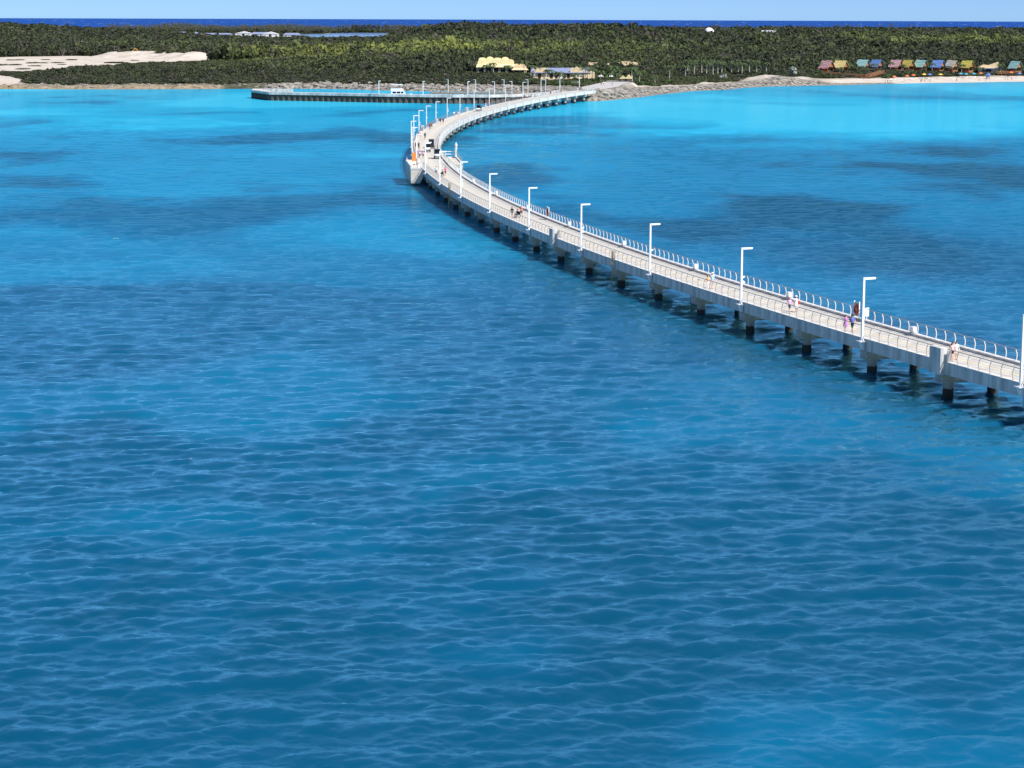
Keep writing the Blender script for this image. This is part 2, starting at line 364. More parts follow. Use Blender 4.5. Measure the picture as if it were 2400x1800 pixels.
# ------------------------------------------------------------------ the island
SANDPIT = [(-284, 1138), (-256, 1150), (-250, 1190), (-246, 1270), (-229, 1345), (-196, 1390), (-190, 1440), (-200, 1500), (-226, 1530), (-270, 1545), (-310, 1535), (-350, 1480), (-395, 1450), (-395, 1140)]
SANDCOVE = [(-245, 966), (-217, 966), (-222, 1010), (-238, 1060), (-262, 1110), (-330, 1120), (-330, 966)]
POND = [(-330, 3300), (-292, 3420), (-285, 3560), (-248, 3640), (-212, 3620), (-188, 3500), (-186, 3150), (-205, 2960), (-250, 2900), (-300, 2990)]
RSTRIP = [(285, 1640), (350, 1600), (420, 1620), (430, 1680), (330, 1700)]
PLAZA = [(27, 868), (33, 868), (43, 905), (47, 935), (52, 960), (42, 968), (36, 940), (28, 900)]
PATH2 = [(40, 960), (52, 958), (45, 985), (30, 1000), (14, 1010), (12, 1003), (30, 992)]
def inpoly(x, y, poly):
    x = np.asarray(x, float); y = np.asarray(y, float); r = np.zeros(x.shape, bool); n = len(poly)
    for i in range(n):
        x1, y1 = poly[i]; x2, y2 = poly[(i + 1) % n]
        c = ((y1 > y) != (y2 > y)); r ^= c & (x < (x2 - x1) * (y - y1) / (y2 - y1 + 1e-12) + x1)
    return r
def polydist(x, y, poly):
    d = np.full(np.shape(x), 1e9); n = len(poly)
    for i in range(n):
        ax, ay = poly[i]; bx, by = poly[(i + 1) % n]
        t = np.clip(((x - ax) * (bx - ax) + (y - ay) * (by - ay)) / ((bx - ax) ** 2 + (by - ay) ** 2), 0, 1)
        d = np.minimum(d, np.hypot(x - ax - t * (bx - ax), y - ay - t * (by - ay)))
    return np.where(inpoly(x, y, poly), -d, d)
RIDGE = [(-1500, 12), (-700, 13), (-502, 13.0), (-460, 11.2), (-427, 8.8), (-395, 7.0), (-350, 4.0), (-300, 1.0), (-250, -.6), (-180, -.6), (-125, -.2), (-112, 4.5), (-104, 9.6), (-59, 10.6), (-42, 11.4), (-20, 10.4), (0, 8.6),
         (20, 10.0), (84, 9.9), (125, 8.0), (167, 4.6), (209, 2.0), (250, 2.4), (293, 3.2), (335, 3.2), (377, 2.9), (440, 1.8), (502, 2.0), (700, 4), (1700, 5)]
RGX = np.array([p[0] for p in RIDGE], float); RGZ = np.array([p[1] for p in RIDGE], float)
HILLS = [(-150, 1650, 150, 250, 1.0), (330, 1380, 260, 70, 2.6), (30, 1350, 150, 160, 1.5)]
FAR = 3720
def ground(x, y):
    x = np.asarray(x, float); y = np.asarray(y, float)
    d = shore_dist(x, y)
    beach = sstep(130, 170, x)
    head = np.exp(-(((x - 36) / 26) ** 2 + ((y - 905) / 60) ** 2))
    rock = -3.5 + 3.5 * sstep(-22, -.5, d) + 1.15 * sstep(-.8, 2.5, d) + 1.4 * sstep(2, 34, d) + head * (1.7 * sstep(0, 10, d))
    sand = -3.5 + 3.5 * sstep(-40, 0, d) + 2.6 * sstep(0, 48, d) + .5 * sstep(40, 60, d)
    z = rock * (1 - beach) + sand * beach
    z = z + 1.5 * sstep(40, 160, d) * (1 - .95 * sstep(-60, -110, x))
    inl = sstep(60, 350, d)
    for hx, hy, sx, sy, a in HILLS: z = z + a * inl * np.exp(-(((x - hx) / sx) ** 2 + ((y - hy) / sy) ** 2))
    z = z + inl * np.interp(x, RGX, RGZ) * np.exp(-((y - 2150) / 420) ** 2)
    z = z + inl * 1.2 * (fbm(x / 130, y / 130, 81) - .5) * 2
    low = sstep(2250, 2700, y) * sstep(-60, -130, x); z = z * (1 - low) + low * .9
    # limestone ledges on the rocky coast
    rk = (1 - beach) * (1 - sstep(18, 40, d)) * sstep(-2, 3, d)
    z = z + rk * (1.5 * (fbm(x / 5, y / 9, 91, 5) - .5) + .8 * (fbm(x / 1.9, y / 3, 95, 3) - .5) + .35 * np.floor(4 * fbm(x / 14, y / 14, 93)) / 4)
    # spoil heaps at the back of the sand pit, dune mound on the point
    for mx, my, mr, mh in [(-207, 1440, 17, 5.2), (-222, 1470, 14, 3.6), (-238, 1490, 15, 3.4), (-255, 1500, 14, 3.6), (-272, 1505, 12, 3.0), (-214, 1405, 10, 2.2), (123, 1062, 9, 2.4), (131, 1070, 12, 1.5), (143, 1083, 12, 1.2)]:
        z = z + mh * np.exp(-(((x - mx) / mr) ** 2 + ((y - my) / mr) ** 2)) * (.85 + .3 * fbm(x / 4, y / 4, 99))
    pit = sstep(25, -5, polydist(x, y, SANDPIT)); z = z * (1 - .0 * pit) 
    pz = sstep(30, 0, polydist(x, y, POND)); z = z * (1 - pz) + pz * .7
    pl = sstep(3, 0, polydist(x, y, PLAZA)); z = z * (1 - pl) + pl * (3.72 + .006 * (y - 870))
    z = z * (1 - sstep(FAR - 60, FAR + 10, y)) - 3.0 * sstep(FAR - 20, FAR + 40, y)
    return z

def build_land():
    xs = np.concatenate([np.linspace(-1500, -420, 40), np.linspace(-400, -260, 30), np.linspace(-257, 20, 124), np.linspace(21, 110, 75), np.linspace(112, 330, 90), np.linspace(336, 480, 26), np.linspace(500, 1700, 44)])
    ys = np.concatenate([np.linspace(820, 856, 12), np.linspace(857, 1000, 130), np.linspace(1001.5, 1180, 110), np.linspace(1184, 1560, 90), np.linspace(1570, 2500, 70), np.linspace(2520, 3780, 56)])
    X, Y = np.meshgrid(xs, ys, indexing='ij'); Z = ground(X, Y)
    n, m = X.shape; co = np.stack([X, Y, Z], -1).reshape(-1, 3)
    I, J = np.meshgrid(np.arange(n - 1), np.arange(m - 1), indexing='ij')
    q = np.stack([I * m + J, (I + 1) * m + J, (I + 1) * m + J + 1, I * m + J + 1], -1).reshape(-1, 4)
    me = bpy.data.meshes.new('island'); me.vertices.add(len(co)); me.vertices.foreach_set('co', co.astype(np.float32).ravel())
    me.loops.add(q.size); me.loops.foreach_set('vertex_index', q.astype(np.int32).ravel())
    me.polygons.add(len(q)); me.polygons.foreach_set('loop_start', np.arange(0, q.size, 4, dtype=np.int32)); me.update(calc_edges=True)
    me.polygons.foreach_set('use_smooth', np.ones(len(q), bool))
    d = shore_dist(X, Y); beach = sstep(136, 160, X)
    nz = fbm(X / 14, Y / 14, 111)
    sand = np.maximum.reduce([beach * (1 - sstep(25, 35, d + 12 * (nz - .5))), sstep(6, -4, polydist(X, Y, SANDPIT) + 14 * (nz - .5)), sstep(4, -4, polydist(X, Y, SANDCOVE)),
                              sstep(8, -2, polydist(X, Y, RSTRIP)), sstep(14, 2, np.hypot(X - 128, Y - 1068) - 12), sstep(60, 8, polydist(X, Y, POND)) * (nz > .5) * .8,
                              sstep(3, -3, np.abs(d - 15) - 3 + 6 * (nz - .5)) * (X > 36) * (X < 120), .55 * sstep(2, -3, np.abs(d - 14) - 3 + 7 * (nz - .5)) * (X < -60)])
    rock = (1 - beach) * (1 - sstep(12, 26, d + 16 * (nz - .5))) * (1 - .0 * sand)
    shelf = np.maximum(sstep(-150, -70, -X) * 0 + (X < -130), 0) * (1 - sstep(7, 10, d))
    rock = rock * (1 - .85 * (X < -112))
    rock = np.maximum(rock, .95 * ((X > 95) & (X < 190)) * sstep(9, 6, d + 6 * (nz - .5)) * sstep(-8, -2, d))
    inl_s = sand * ((d > 11) | (X < -200)) 
    for nm, v in (('sand', sand), ('rock', rock), ('shelf', shelf), ('inland_sand', inl_s)):
        a = me.attributes.new(nm, 'FLOAT', 'POINT'); a.data.foreach_set('value', np.asarray(v, np.float32).ravel())
    o = link('island_terrain', me); tag(o, 'low scrub covered island with rocky shore and pale beach', kind='structure')
    mt = bpy.data.materials.new('island_ground'); mt.use_nodes = True; nt = mt.node_tree; p = nt.nodes['Principled BSDF']; L = nt.links.new
    p.inputs['Roughness'].default_value = .9; p.inputs['Specular IOR Level'].default_value = .15
    def A(nm): k = nt.nodes.new('ShaderNodeAttribute'); k.attribute_name = nm; return k.outputs['Fac']
    g = nt.nodes.new('ShaderNodeNewGeometry')
    def noise(sc, det=6): k = nt.nodes.new('ShaderNodeTexNoise'); k.inputs['Scale'].default_value = sc; k.inputs['Detail'].default_value = det; L(g.outputs['Position'], k.inputs['Vector']); return k.outputs['Fac']
    def ramp(f, a, b, p0=.35, p1=.65): k = nt.nodes.new('ShaderNodeValToRGB'); e = k.color_ramp.elements; e[0].position = p0; e[1].position = p1; e[0].color = (*a, 1); e[1].color = (*b, 1); L(f, k.inputs[0]); return k.outputs[0]
    def mix(f, a, b): k = nt.nodes.new('ShaderNodeMixRGB'); L(f, k.inputs[0]); L(a, k.inputs[1]); L(b, k.inputs[2]); return k.outputs[0]
    scrub = ramp(noise(.25), (.03, .035, .015), (.075, .08, .04))
    sandc = ramp(noise(.12, 8), (.46, .40, .33), (.62, .56, .48))
    rockc = ramp(noise(.55, 9), (.07, .062, .052), (.36, .33, .285), .38, .62)
    shelfc = ramp(noise(.5, 9), (.16, .12, .07), (.36, .29, .19))
    c = mix(A('sand'), scrub, sandc); c = mix(A('shelf'), c, shelfc)
    lg = nt.nodes.new('ShaderNodeMath'); lg.operation = 'SUBTRACT'; L(A('rock'), lg.inputs[0]); sq = nt.nodes.new('ShaderNodeMath'); sq.operation = 'MULTIPLY'; sq.inputs[1].default_value = .75; L(A('inland_sand'), sq.inputs[0]); L(sq.outputs[0], lg.inputs[1]); lg.use_clamp = True
    c = mix(lg.outputs[0], c, rockc)
    L(c, p.inputs['Base Color'])
    b = nt.nodes.new('ShaderNodeBump'); b.inputs['Strength'].default_value = .8; b.inputs['Distance'].default_value = .5; L(noise(.9, 8), b.inputs['Height']); L(b.outputs[0], p.inputs['Normal'])
    me.materials.append(mt)
    return o
build_land()

pm = MB(); pm.add([(x, y, 1.02) for x, y in POND], [tuple(range(len(POND)))])
M['pond'] = mat('pond_painted_sky', srgb(150, 190, 240), .1, .03, .05, spec=.5)  # pale blue of the mirrored sky is put into the base colour
tag(pm.build('pond', M['pond']), 'pale blue pond beyond the forest', kind='structure')

# plaza and path where the bridge lands
def sheet(name, poly, dz, m, label):
    bm = bmesh.new(); vs = [bm.verts.new((x, y, 0)) for x, y in poly]; bm.faces.new(vs)
    bmesh.ops.triangulate(bm, faces=bm.faces); bmesh.ops.subdivide_edges(bm, edges=bm.edges, cuts=7, use_grid_fill=True)
    for v in bm.verts: v.co.z = float(ground(v.co.x, v.co.y)) + dz
    bmesh.ops.recalc_face_normals(bm, faces=bm.faces)
    me = bpy.data.meshes.new(name); bm.to_mesh(me); bm.free(); me.materials.append(m)
    return tag(link(name, me), label, kind='structure')
M['paving'] = mat('pale_paving', (.46, .44, .42), .85, .1, .8, spec=.2)
sheet('plaza', PLAZA, .12, M['paving'], 'pale paved landing at the end of the bridge')
sheet('footpath', PATH2, .35, M['paving'], 'pale paved footpath towards the buildings')

# ---- vegetation: one mass of scrub and trees, made of instanced leafy crowns
def leaf_mat(name, lo, hi):
    m = bpy.data.materials.new(name); m.use_nodes = True; nt = m.node_tree; L = nt.links.new; nt.nodes.clear(); N = nt.nodes.new
    out = N('ShaderNodeOutputMaterial'); at = N('ShaderNodeAttribute'); at.attribute_type = 'INSTANCER'; at.attribute_name = 'tint'
    at2 = N('ShaderNodeAttribute'); at2.attribute_type = 'INSTANCER'; at2.attribute_name = 'dry'
    g = N('ShaderNodeNewGeometry'); rp = N('ShaderNodeValToRGB'); e = rp.color_ramp.elements
    e[0].position = 0; e[0].color = (*lo, 1); e[1].position = 1; e[1].color = (*hi, 1); em = rp.color_ramp.elements.new(.45); em.color = (.125, .155, .062, 1)
    ns = N('ShaderNodeTexNoise'); ns.inputs['Scale'].default_value = .7; ns.inputs['Detail'].default_value = 3; L(g.outputs['Position'], ns.inputs['Vector'])
    ad = N('ShaderNodeMath'); ad.operation = 'MULTIPLY_ADD'; ad.inputs[1].default_value = .5; L(ns.outputs['Fac'], ad.inputs[0]); 
    sb = N('ShaderNodeMath'); sb.operation = 'SUBTRACT'; sb.inputs[1].default_value = .25; L(at.outputs['Fac'], sb.inputs[0]); L(sb.outputs[0], ad.inputs[2])
    L(ad.outputs[0], rp.inputs[0])
    dry = N('ShaderNodeMixRGB'); dry.inputs[2].default_value = (.125, .115, .095, 1); L(at2.outputs['Fac'], dry.inputs[0]); L(rp.outputs[0], dry.inputs[1])
    d = N('ShaderNodeBsdfDiffuse'); t = N('ShaderNodeBsdfTranslucent'); L(dry.outputs[0], d.inputs[0]); L(dry.outputs[0], t.inputs[0])
    mx = N('ShaderNodeMixShader'); mx.inputs[0].default_value = .28; L(d.outputs[0], mx.inputs[1]); L(t.outputs[0], mx.inputs[2]); L(mx.outputs[0], out.inputs[0])
    return m
M['leaf'] = leaf_mat('scrub_leaves', (.052, .064, .042), (.34, .37, .10))
M['needle'] = mat('casuarina_needles', (.12, .13, .085), .9, .25, .5, spec=.1)
M['bark'] = mat('grey_bark', (.22, .20, .18), .9, .2, 3, spec=.1)
M['palmtrunk'] = mat('pale_palm_trunk', (.50, .48, .44), .8, .12, 3, spec=.2)
M['frond'] = mat('palm_frond', (.055, .085, .025), .6, .3, 1.5, spec=.3)
M['silver'] = mat('silver_shrub_leaves', (.30, .33, .28), .8, .2, 1.0, spec=.2)
M['shrub'] = mat('green_shrub_leaves', (.06, .10, .03), .7, .35, .8, spec=.2)

def crown_mesh(name, n, seed, rx=1., rz=1., size=.28, base=.0, m=None, tall=False):
    """leafy crown: many small leaf-clump faces through a lumpy dome of radius 1"""
    g = np.random.default_rng(seed); vs = []; fs = []
    lobes = [(g.uniform(-.45, .45), g.uniform(-.45, .45), g.uniform(.35, .75), g.uniform(.38, .6)) for _ in range(7)] + [(0, 0, .45, .7)]
    for i in range(n):
        lx, ly, lz, lr = lobes[g.integers(len(lobes))]
        u = g.normal(size=3); u /= np.linalg.norm(u); rr = lr * g.uniform(.72, 1.05)
        c = np.array([lx, ly, lz]) + u * rr
        c[0] *= rx; c[1] *= rx; c[2] = max(base, c[2] * rz)
        nn = u + g.normal(size=3) * .55; nn /= np.linalg.norm(nn)
        a = np.cross(nn, g.normal(size=3)); a /= np.linalg.norm(a) + 1e-9; b = np.cross(nn, a)
        s = size * g.uniform(.6, 1.3); k = len(vs)
        vs += [tuple(c + a * s), tuple(c + b * s * .8), tuple(c - a * s), tuple(c - b * s * .8)]
        fs.append((k, k + 1, k + 2, k + 3))
    me = bpy.data.meshes.new(name); me.from_pydata(vs, [], fs); me.materials.append(m or M['leaf']); me.update(); return me

def dead_mesh(name, seed):
    mb = MB(); g = random.Random(seed)
    def br(p, d, l, r, k):
        q = p + d * l; mb.tube([p, q], [r, r * .6], 4, cap=False)
        if k:
            for _ in range(3): br(q, (d + Vector((g.uniform(-.7, .7), g.uniform(-.7, .7), g.uniform(-.1, .5)))).normalized(), l * .66, r * .55, k - 1)
    for _ in range(3): br(Vector((g.uniform(-.2, .2), g.uniform(-.2, .2), 0)), Vector((g.uniform(-.4, .4), g.uniform(-.4, .4), 1)).normalized(), .48, .035, 3)
    return mb.mesh(name, M['bark'])

def build_scrub():
    pts = []
    def grid(y0, y1, step, keep):
        ny = int((y1 - y0) / step)
        for i in range(ny):
            yy = y0 + i * step; w = .245 * yy + 130; nx = int(2 * w / step)
            x = -w + (np.arange(nx) + rng.uniform(0, 1, nx)) * step; y = np.full(nx, yy) + rng.uniform(0, 1, nx) * step
            pts.append(np.stack([x, y, np.full(nx, step)], 1))
    grid(862, 1080, 2.2, 0); grid(1080, 1330, 3.0, 0); grid(1330, 1800, 4.0, 0); grid(1800, 2450, 5.5, 0); grid(2450, 3700, 8.0, 0)
    P = np.concatenate(pts); x, y, st = P.T
    d = shore_dist(x, y); nz = fbm(x / 18, y / 18, 141); beach = sstep(100, 150, x)
    ok = d > np.where(x > 145, 31, np.where(x > 95, 19, np.where(x > 14, 17, np.where(x < -205, 10, np.where(x < -60, 13, 22))))) + 8 * (nz - .5)
    ok &= ~((x < -212) & (x > -275) & (y < 1000) & (d < 16))
    for pl, mg in ((SANDPIT, 2), (SANDCOVE, 1), (POND, 12), (RSTRIP, 1), (PLAZA, 4.5), (PATH2, 2.5)): ok &= (polydist(x, y, pl) + 7 * (nz - .5) > mg) | ((pl is SANDPIT) & (fbm(x / 9, y / 12, 171) > .73))
    ok &= np.hypot(x - 126, (y - 1062) * .9) > 15
    ok &= ~((x > 108) & (x < 150) & (d < 21))
    for bx, by, br in CLEAR: ok &= np.hypot(x - bx, (y - by)) > br
    ok &= ~((x > -330) & (x < -160) & (y > 2650) & (y < 3200) & (rng.uniform(0, 1, len(x)) > .04))
    ok &= y < np.where((x < -80) & (x > -700), 3690, 3560)
    x, y, st, d, nz = x[ok], y[ok], st[ok], d[ok], nz[ok]
    z = ground(x, y)
    n = len(x)
    h = 1.0 + 3.2 * sstep(15, 90, d) + 2.2 * sstep(120, 420, d)
    h = np.where(polydist(x, y, SANDPIT) < 0, .7, h)
    resort = ((x > 8) & (x < 110) & (y < 1060)); h = np.where(resort, np.minimum(h, 1.0 + .006 * (y - 900)), h)
    h = np.where((x > -26) & (x < 14) & (y > 1010) & (y < 1092), np.minimum(h, 1.5), h)
    h = np.where((x < -95) & (y < 1400), np.minimum(h, np.where(x < -225, .8, 2.9 - 1.7 * sstep(1090, 1240, y) * sstep(-130, -165, x) + .8 * sstep(-190, -120, x))), h)
    h = np.where((x > 150) & (y < 1215), np.minimum(h, 1.3 + 2.2 * sstep(45, 75, d)), h)
    h = h * (1 - .22 * sstep(-60, -110, x) * (y > 1450))
    big = rng.uniform(0, 1, n) < .10
    h = h * rng.uniform(.8, 1.12, n) * (.72 + .5 * fbm(x / 22, y / 22, 151)) * np.where(big & ~resort, 1.25, 1)
    h = h * (1 - .76 * sstep(2250, 2600, y) * sstep(-60, -130, x))
    h = np.where((y > 3480) & (x < -80), 5.0 * rng.uniform(.6, 1.3, n), h)
    r = np.maximum(st * .9, h * .55) * rng.uniform(.7, 1.3, n) * np.where(big, 1.3, 1)
    sun_patch = np.exp(-(((x + 45) / 150) ** 2 + ((y - 1420) / 210) ** 2)) + .9 * np.exp(-(((x - 420) / 170) ** 2 + ((y - 1850) / 260) ** 2)) + .35 * np.exp(-(((x + 260) / 120) ** 2 + ((y - 1750) / 160) ** 2))
    sun_patch = np.clip(sun_patch + .45 * (fbm(x / 60, y / 90, 163) - .5), 0, 1.1)          # sunlit gaps between cloud shadows, painted into the crown tint
    tint = .06 + .52 * sun_patch * sstep(.28, .6, fbm(x / 16, y / 26, 161)) + .22 * sun_patch + .30 * (fbm(x / 11, y / 14, 165) - .5) + .30 * rng.uniform(-.5, .5, n)
    tint = np.where(resort, tint + .14, tint)
    dry = np.where(rng.uniform(0, 1, n) < .10 + .20 * np.exp(-((d - 25) / 25) ** 2) * (x < 0), rng.uniform(.4, 1, n), .12 * rng.uniform(0, 1, n))
    me = bpy.data.meshes.new('scrub_forest'); me.vertices.add(n)
    me.vertices.foreach_set('co', np.stack([x, y, z - .25], 1).astype(np.float32).ravel())
    for nm, v in (('rad', r), ('hgt', h), ('tint', tint), ('dry', dry), ('rot', rng.uniform(0, 6.28, n))):
        a = me.attributes.new(nm, 'FLOAT', 'POINT'); a.data.foreach_set('value', np.asarray(v, np.float32))
    a = me.attributes.new('kind_id', 'INT', 'POINT'); kid = rng.integers(0, 7, n); dead = rng.uniform(0, 1, n) < .012; a.data.foreach_set('value', np.where(dead, 7, kid).astype(np.int32))
    o = link('scrub_forest', me); tag(o, 'dense low forest and scrub covering the island', 'scrub', kind='stuff')
    coll = bpy.data.collections.new('crown_shapes')
    for i in range(7): coll.objects.link(bpy.data.objects.new('crown_%02d' % i, crown_mesh('crown_leaves', 210, 200 + i, size=.20 if i % 2 else .25)))
    coll.objects.link(bpy.data.objects.new('crown_99', dead_mesh('dead_branches', 5)))
    ng = bpy.data.node_groups.new('scatter_crowns', 'GeometryNodeTree')
    ng.interface.new_socket('Geometry', in_out='INPUT', socket_type='NodeSocketGeometry'); ng.interface.new_socket('Geometry', in_out='OUTPUT', socket_type='NodeSocketGeometry')
    N = ng.nodes.new; L = ng.links.new
    gi = N('NodeGroupInput'); go = N('NodeGroupOutput'); mp = N('GeometryNodeMeshToPoints'); L(gi.outputs[0], mp.inputs[0])
    ci = N('GeometryNodeCollectionInfo'); ci.inputs[0].default_value = coll; ci.inputs['Separate Children'].default_value = True; ci.inputs['Reset Children'].default_value = True
    iop = N('GeometryNodeInstanceOnPoints'); L(mp.outputs[0], iop.inputs['Points']); L(ci.outputs[0], iop.inputs['Instance']); iop.inputs['Pick Instance'].default_value = True
    def attr(nm, ty='FLOAT'): k = N('GeometryNodeInputNamedAttribute'); k.data_type = ty; k.inputs[0].default_value = nm; return k.outputs[0]
    L(attr('kind_id', 'INT'), iop.inputs['Instance Index'])
    cs = N('ShaderNodeCombineXYZ'); ra = attr('rad'); L(ra, cs.inputs[0]); L(ra, cs.inputs[1]); L(attr('hgt'), cs.inputs[2]); L(cs.outputs[0], iop.inputs['Scale'])
    cr = N('ShaderNodeCombineXYZ'); L(attr('rot'), cr.inputs[2])
    e2r = N('FunctionNodeEulerToRotation'); L(cr.outputs[0], e2r.inputs[0]); L(e2r.outputs[0], iop.inputs['Rotation'])
    L(iop.outputs[0], go.inputs[0])
    md = o.modifiers.new('scatter', 'NODES'); md.node_group = ng
    print('scrub instances', n)
CLEAR = [(x_, y_ - 4, 7.5) for x_, y_ in ((164, 1158), (171.5, 1159), (186, 1178), (193.5, 1179), (204, 1180), (210.6, 1181), (217.6, 1182), (227, 1183), (234.6, 1184), (243, 1185), (254, 1184), (269.5, 1188))] + [(-8, 1096, 12), (8, 1092, 8), (14, 1032, 9), (24, 1028, 10), (34, 1032, 9), (41, 1126, 8), (51, 1124, 8), (58, 1123, 8), (63, 1126, 6), (34, 1086, 6), (14, 1016, 6), (22, 1014, 7), (31, 1014, 7), (38, 1016, 5), (51, 996, 7), (16, 1040, 8), (30, 1040, 8)]
build_scrub()

# ------------------------------------------------------------------ the pier bridge: one long arc, bents every 14 m, lamps every 28 m
BK = 9.60099809e-04; BR = 1 / BK; BT0 = -3.33555417e-01; BX0, BY0 = 33.264, 206.023
DECK = 3.10; S_A, S_B = -98.0, 672.0
def bth(s): return BT0 + BK * s
def brise(s): return .67 * float(sstep(476, 680, s))
def bpt(s, o, z=0.0):
    a, b = BT0, bth(s)
    x = BX0 + (math.cos(a) - math.cos(b)) / BK; y = BY0 + (math.sin(b) - math.sin(a)) / BK
    return Vector((x + o * math.cos(b), y - o * math.sin(b), z + brise(s)))
def arc(mb, o0, o1, z0, z1, L, n=4, mi=0, ch=0.0):
    """curved bar: offsets o0..o1 across, z0..z1 high, L along, in the frame of its midpoint"""
    sec = [(o0, z0), (o1, z0), (o1, z1 - ch), (o1 - ch, z1), (o0 + ch, z1), (o0, z1 - ch)] if ch else [(o0, z0), (o1, z0), (o1, z1), (o0, z1)]
    m = len(sec); vs = []; fs = []
    for i in range(n + 1):
        a = (-L / 2 + L * i / n) * BK
        for o, z in sec: vs.append((BR - (BR - o) * math.cos(a), (BR - o) * math.sin(a), z))
    for i in range(n):
        for k in range(m): fs.append((i * m + k, i * m + (k + 1) % m, (i + 1) * m + (k + 1) % m, (i + 1) * m + k))
    fs += [tuple(range(m - 1, -1, -1)), tuple(n * m + k for k in range(m))]
    return mb.add(vs, fs, mi)

bridge = empty('pier_bridge', (BX0, BY0, 0), 0, 'long curved pale concrete pier bridge on square piles reaching across the water to the island', 'bridge')
BINV = Matrix.Translation((-BX0, -BY0, 0))
def bput(name, me, s, o=0.0, z=0.0, parent=None, rz=0.0):
    ob = bpy.data.objects.new(name, me); COL.objects.link(ob); p = bpt(s, o, z)
    if parent is None: ob.parent = bridge; ob.location = (p.x - BX0, p.y - BY0, p.z); ob.rotation_euler = (0, 0, -bth(s) + rz)
    return ob

nb = int((S_B - S_A) / 14)
m_deck = arc(MB(), .56, 6.14, -.30, 0, 3.475, 2).mesh('deck_panel', M['deck'])
m_slab = arc(MB(), .57, 6.13, -.62, -.305, 13.98, 4).mesh('deck_slab', M['conc'])
m_fl = arc(MB(), .22, .565, -.92, .19, 13.95, 5).mesh('edge_beam', M['conc'])
m_fr = arc(MB(), 6.135, 6.62, -.92, .19, 13.95, 5).mesh('edge_beam', M['conc'])
m_cl = arc(MB(), .19, .60, .195, .24, 13.96, 5).mesh('kerb', M['curb'])
m_cr = arc(MB(), 6.10, 6.66, .195, .25, 13.96, 5).mesh('kerb', M['curb'])
m_mark = arc(MB(), 3.02, 3.20, .001, .005, 13.9, 4).mesh('centre_line', M['yellow'])
m_cap = MB().box(.16, 6.72, -.65, .65, -1.77, -.925).mesh('pile_cap', M['pile'])
mbp = MB().lathe([(.50, -5.6), (.50, -1.772)], 8); m_pile = mbp.mesh('pile', M['pile'])
# posts: flat plates bowed outwards, the head leaning in over the deck
def post_mesh(sg, w, t, m):
    mb = MB(); prof = [(0, 0), (-.055, .25), (-.075, .5), (-.04, .75), (.05, .98), (.10, 1.06)]
    for (xa, za), (xb, zb) in zip(prof[:-1], prof[1:]):
        mb.add([(sg * xa - w, -t, za), (sg * xa + w, -t, za), (sg * xa + w, t, za), (sg * xa - w, t, za),
                (sg * xb - w, -t, zb), (sg * xb + w, -t, zb), (sg * xb + w, t, zb), (sg * xb - w, t, zb)],
               [(0, 1, 5, 4), (1, 2, 6, 5), (2, 3, 7, 6), (3, 0, 4, 7), (3, 2, 1, 0), (4, 5, 6, 7)])
    mb.box(-.10, .10, -.07, .07, 0, .02)
    return mb.mesh('rail_post', m)
m_pl = post_mesh(1, .028, .016, M['steel']); m_pr = post_mesh(-1, .045, .02, M['curb'])
def rail_mesh(side, L):
    mb = MB(); o = (.42 + .10) if side < 0 else (6.40 - .10); arc(mb, o - .034, o + .034, 1.29, 1.345, L, 4); return mb.mesh('handrail', M['steel'])
m_rl, m_rr = rail_mesh(-1, 13.98), rail_mesh(1, 13.98)
def cable_mesh(side, L):
    mb = MB(); 
    for z, f in ((.45, -.05), (.66, -.07), (.87, -.05), (1.08, .0)):
        o = (.42 + f) if side < 0 else (6.40 - f); arc(mb, o - .006, o + .006, z - .006, z + .006, L, 3)
    return mb.mesh('cable', M['steel'])
m_cbl, m_cbr = cable_mesh(-1, 13.9), cable_mesh(1, 13.9)
PLAT_R = (247.0, 267.0)
npost = 0
SLABS = [-14, 98, 246, 378, 490, 602]
for ib in range(nb):
    s = S_A + 14 * ib + 7
    for k in range(4): bput('deck_panel', m_deck, s - 5.25 + 3.5 * k, 0, DECK)
    bput('deck_slab', m_slab, s, 0, DECK); bput('edge_beam', m_fl, s, 0, DECK); bput('edge_beam', m_fr, s, 0, DECK)
    bput('kerb', m_cl, s, 0, DECK)
    if not (PLAT_R[0] < s < PLAT_R[1]): bput('kerb', m_cr, s, 0, DECK)
    bput('centre_line', m_mark, s, 0, DECK)
    bput('pile_cap', m_cap, s - 7, 0, DECK)
    for o in (1.15, 5.75): bput('pile', m_pile, s - 7, o, DECK)
    for side, mr, mc, mp, oo in ((-1, m_rl, m_cbl, m_pl, .42), (1, m_rr, m_cbr, m_pr, 6.40)):
        if side > 0 and PLAT_R[0] < s < PLAT_R[1]: continue
        if side < 0 and 234 < s < 252: continue
        h = bput('handrail', mr, s, 0, DECK); c = link('cable', mc, h)
        ss = [s - 7 + .875 + 1.75 * k for k in range(8)]
        if side < 0: ss = [q for q in ss if all(abs(q - sl) > 1.0 for sl in SLABS)]
        loc = [((q - s), q) for q in ss]
        if npost < 300:
            for ds, q in loc:
                a = ds * BK; p = link('rail_post', mp, h, (BR - (BR - oo) * math.cos(a), (BR - oo) * math.sin(a), .24), -a); npost += 1
        else:
            mb = MB(); src = mp
            for ds, q in loc:
                a = ds * BK; ox, oy = BR - (BR - oo) * math.cos(a), (BR - oo) * math.sin(a)
                mb.add([(v.co.x + ox, v.co.y + oy, v.co.z + .24) for v in src.vertices], [tuple(f.vertices) for f in src.polygons])
            g = mb.build('rail_posts', src.materials[0], h); g['kind'] = 'stuff'

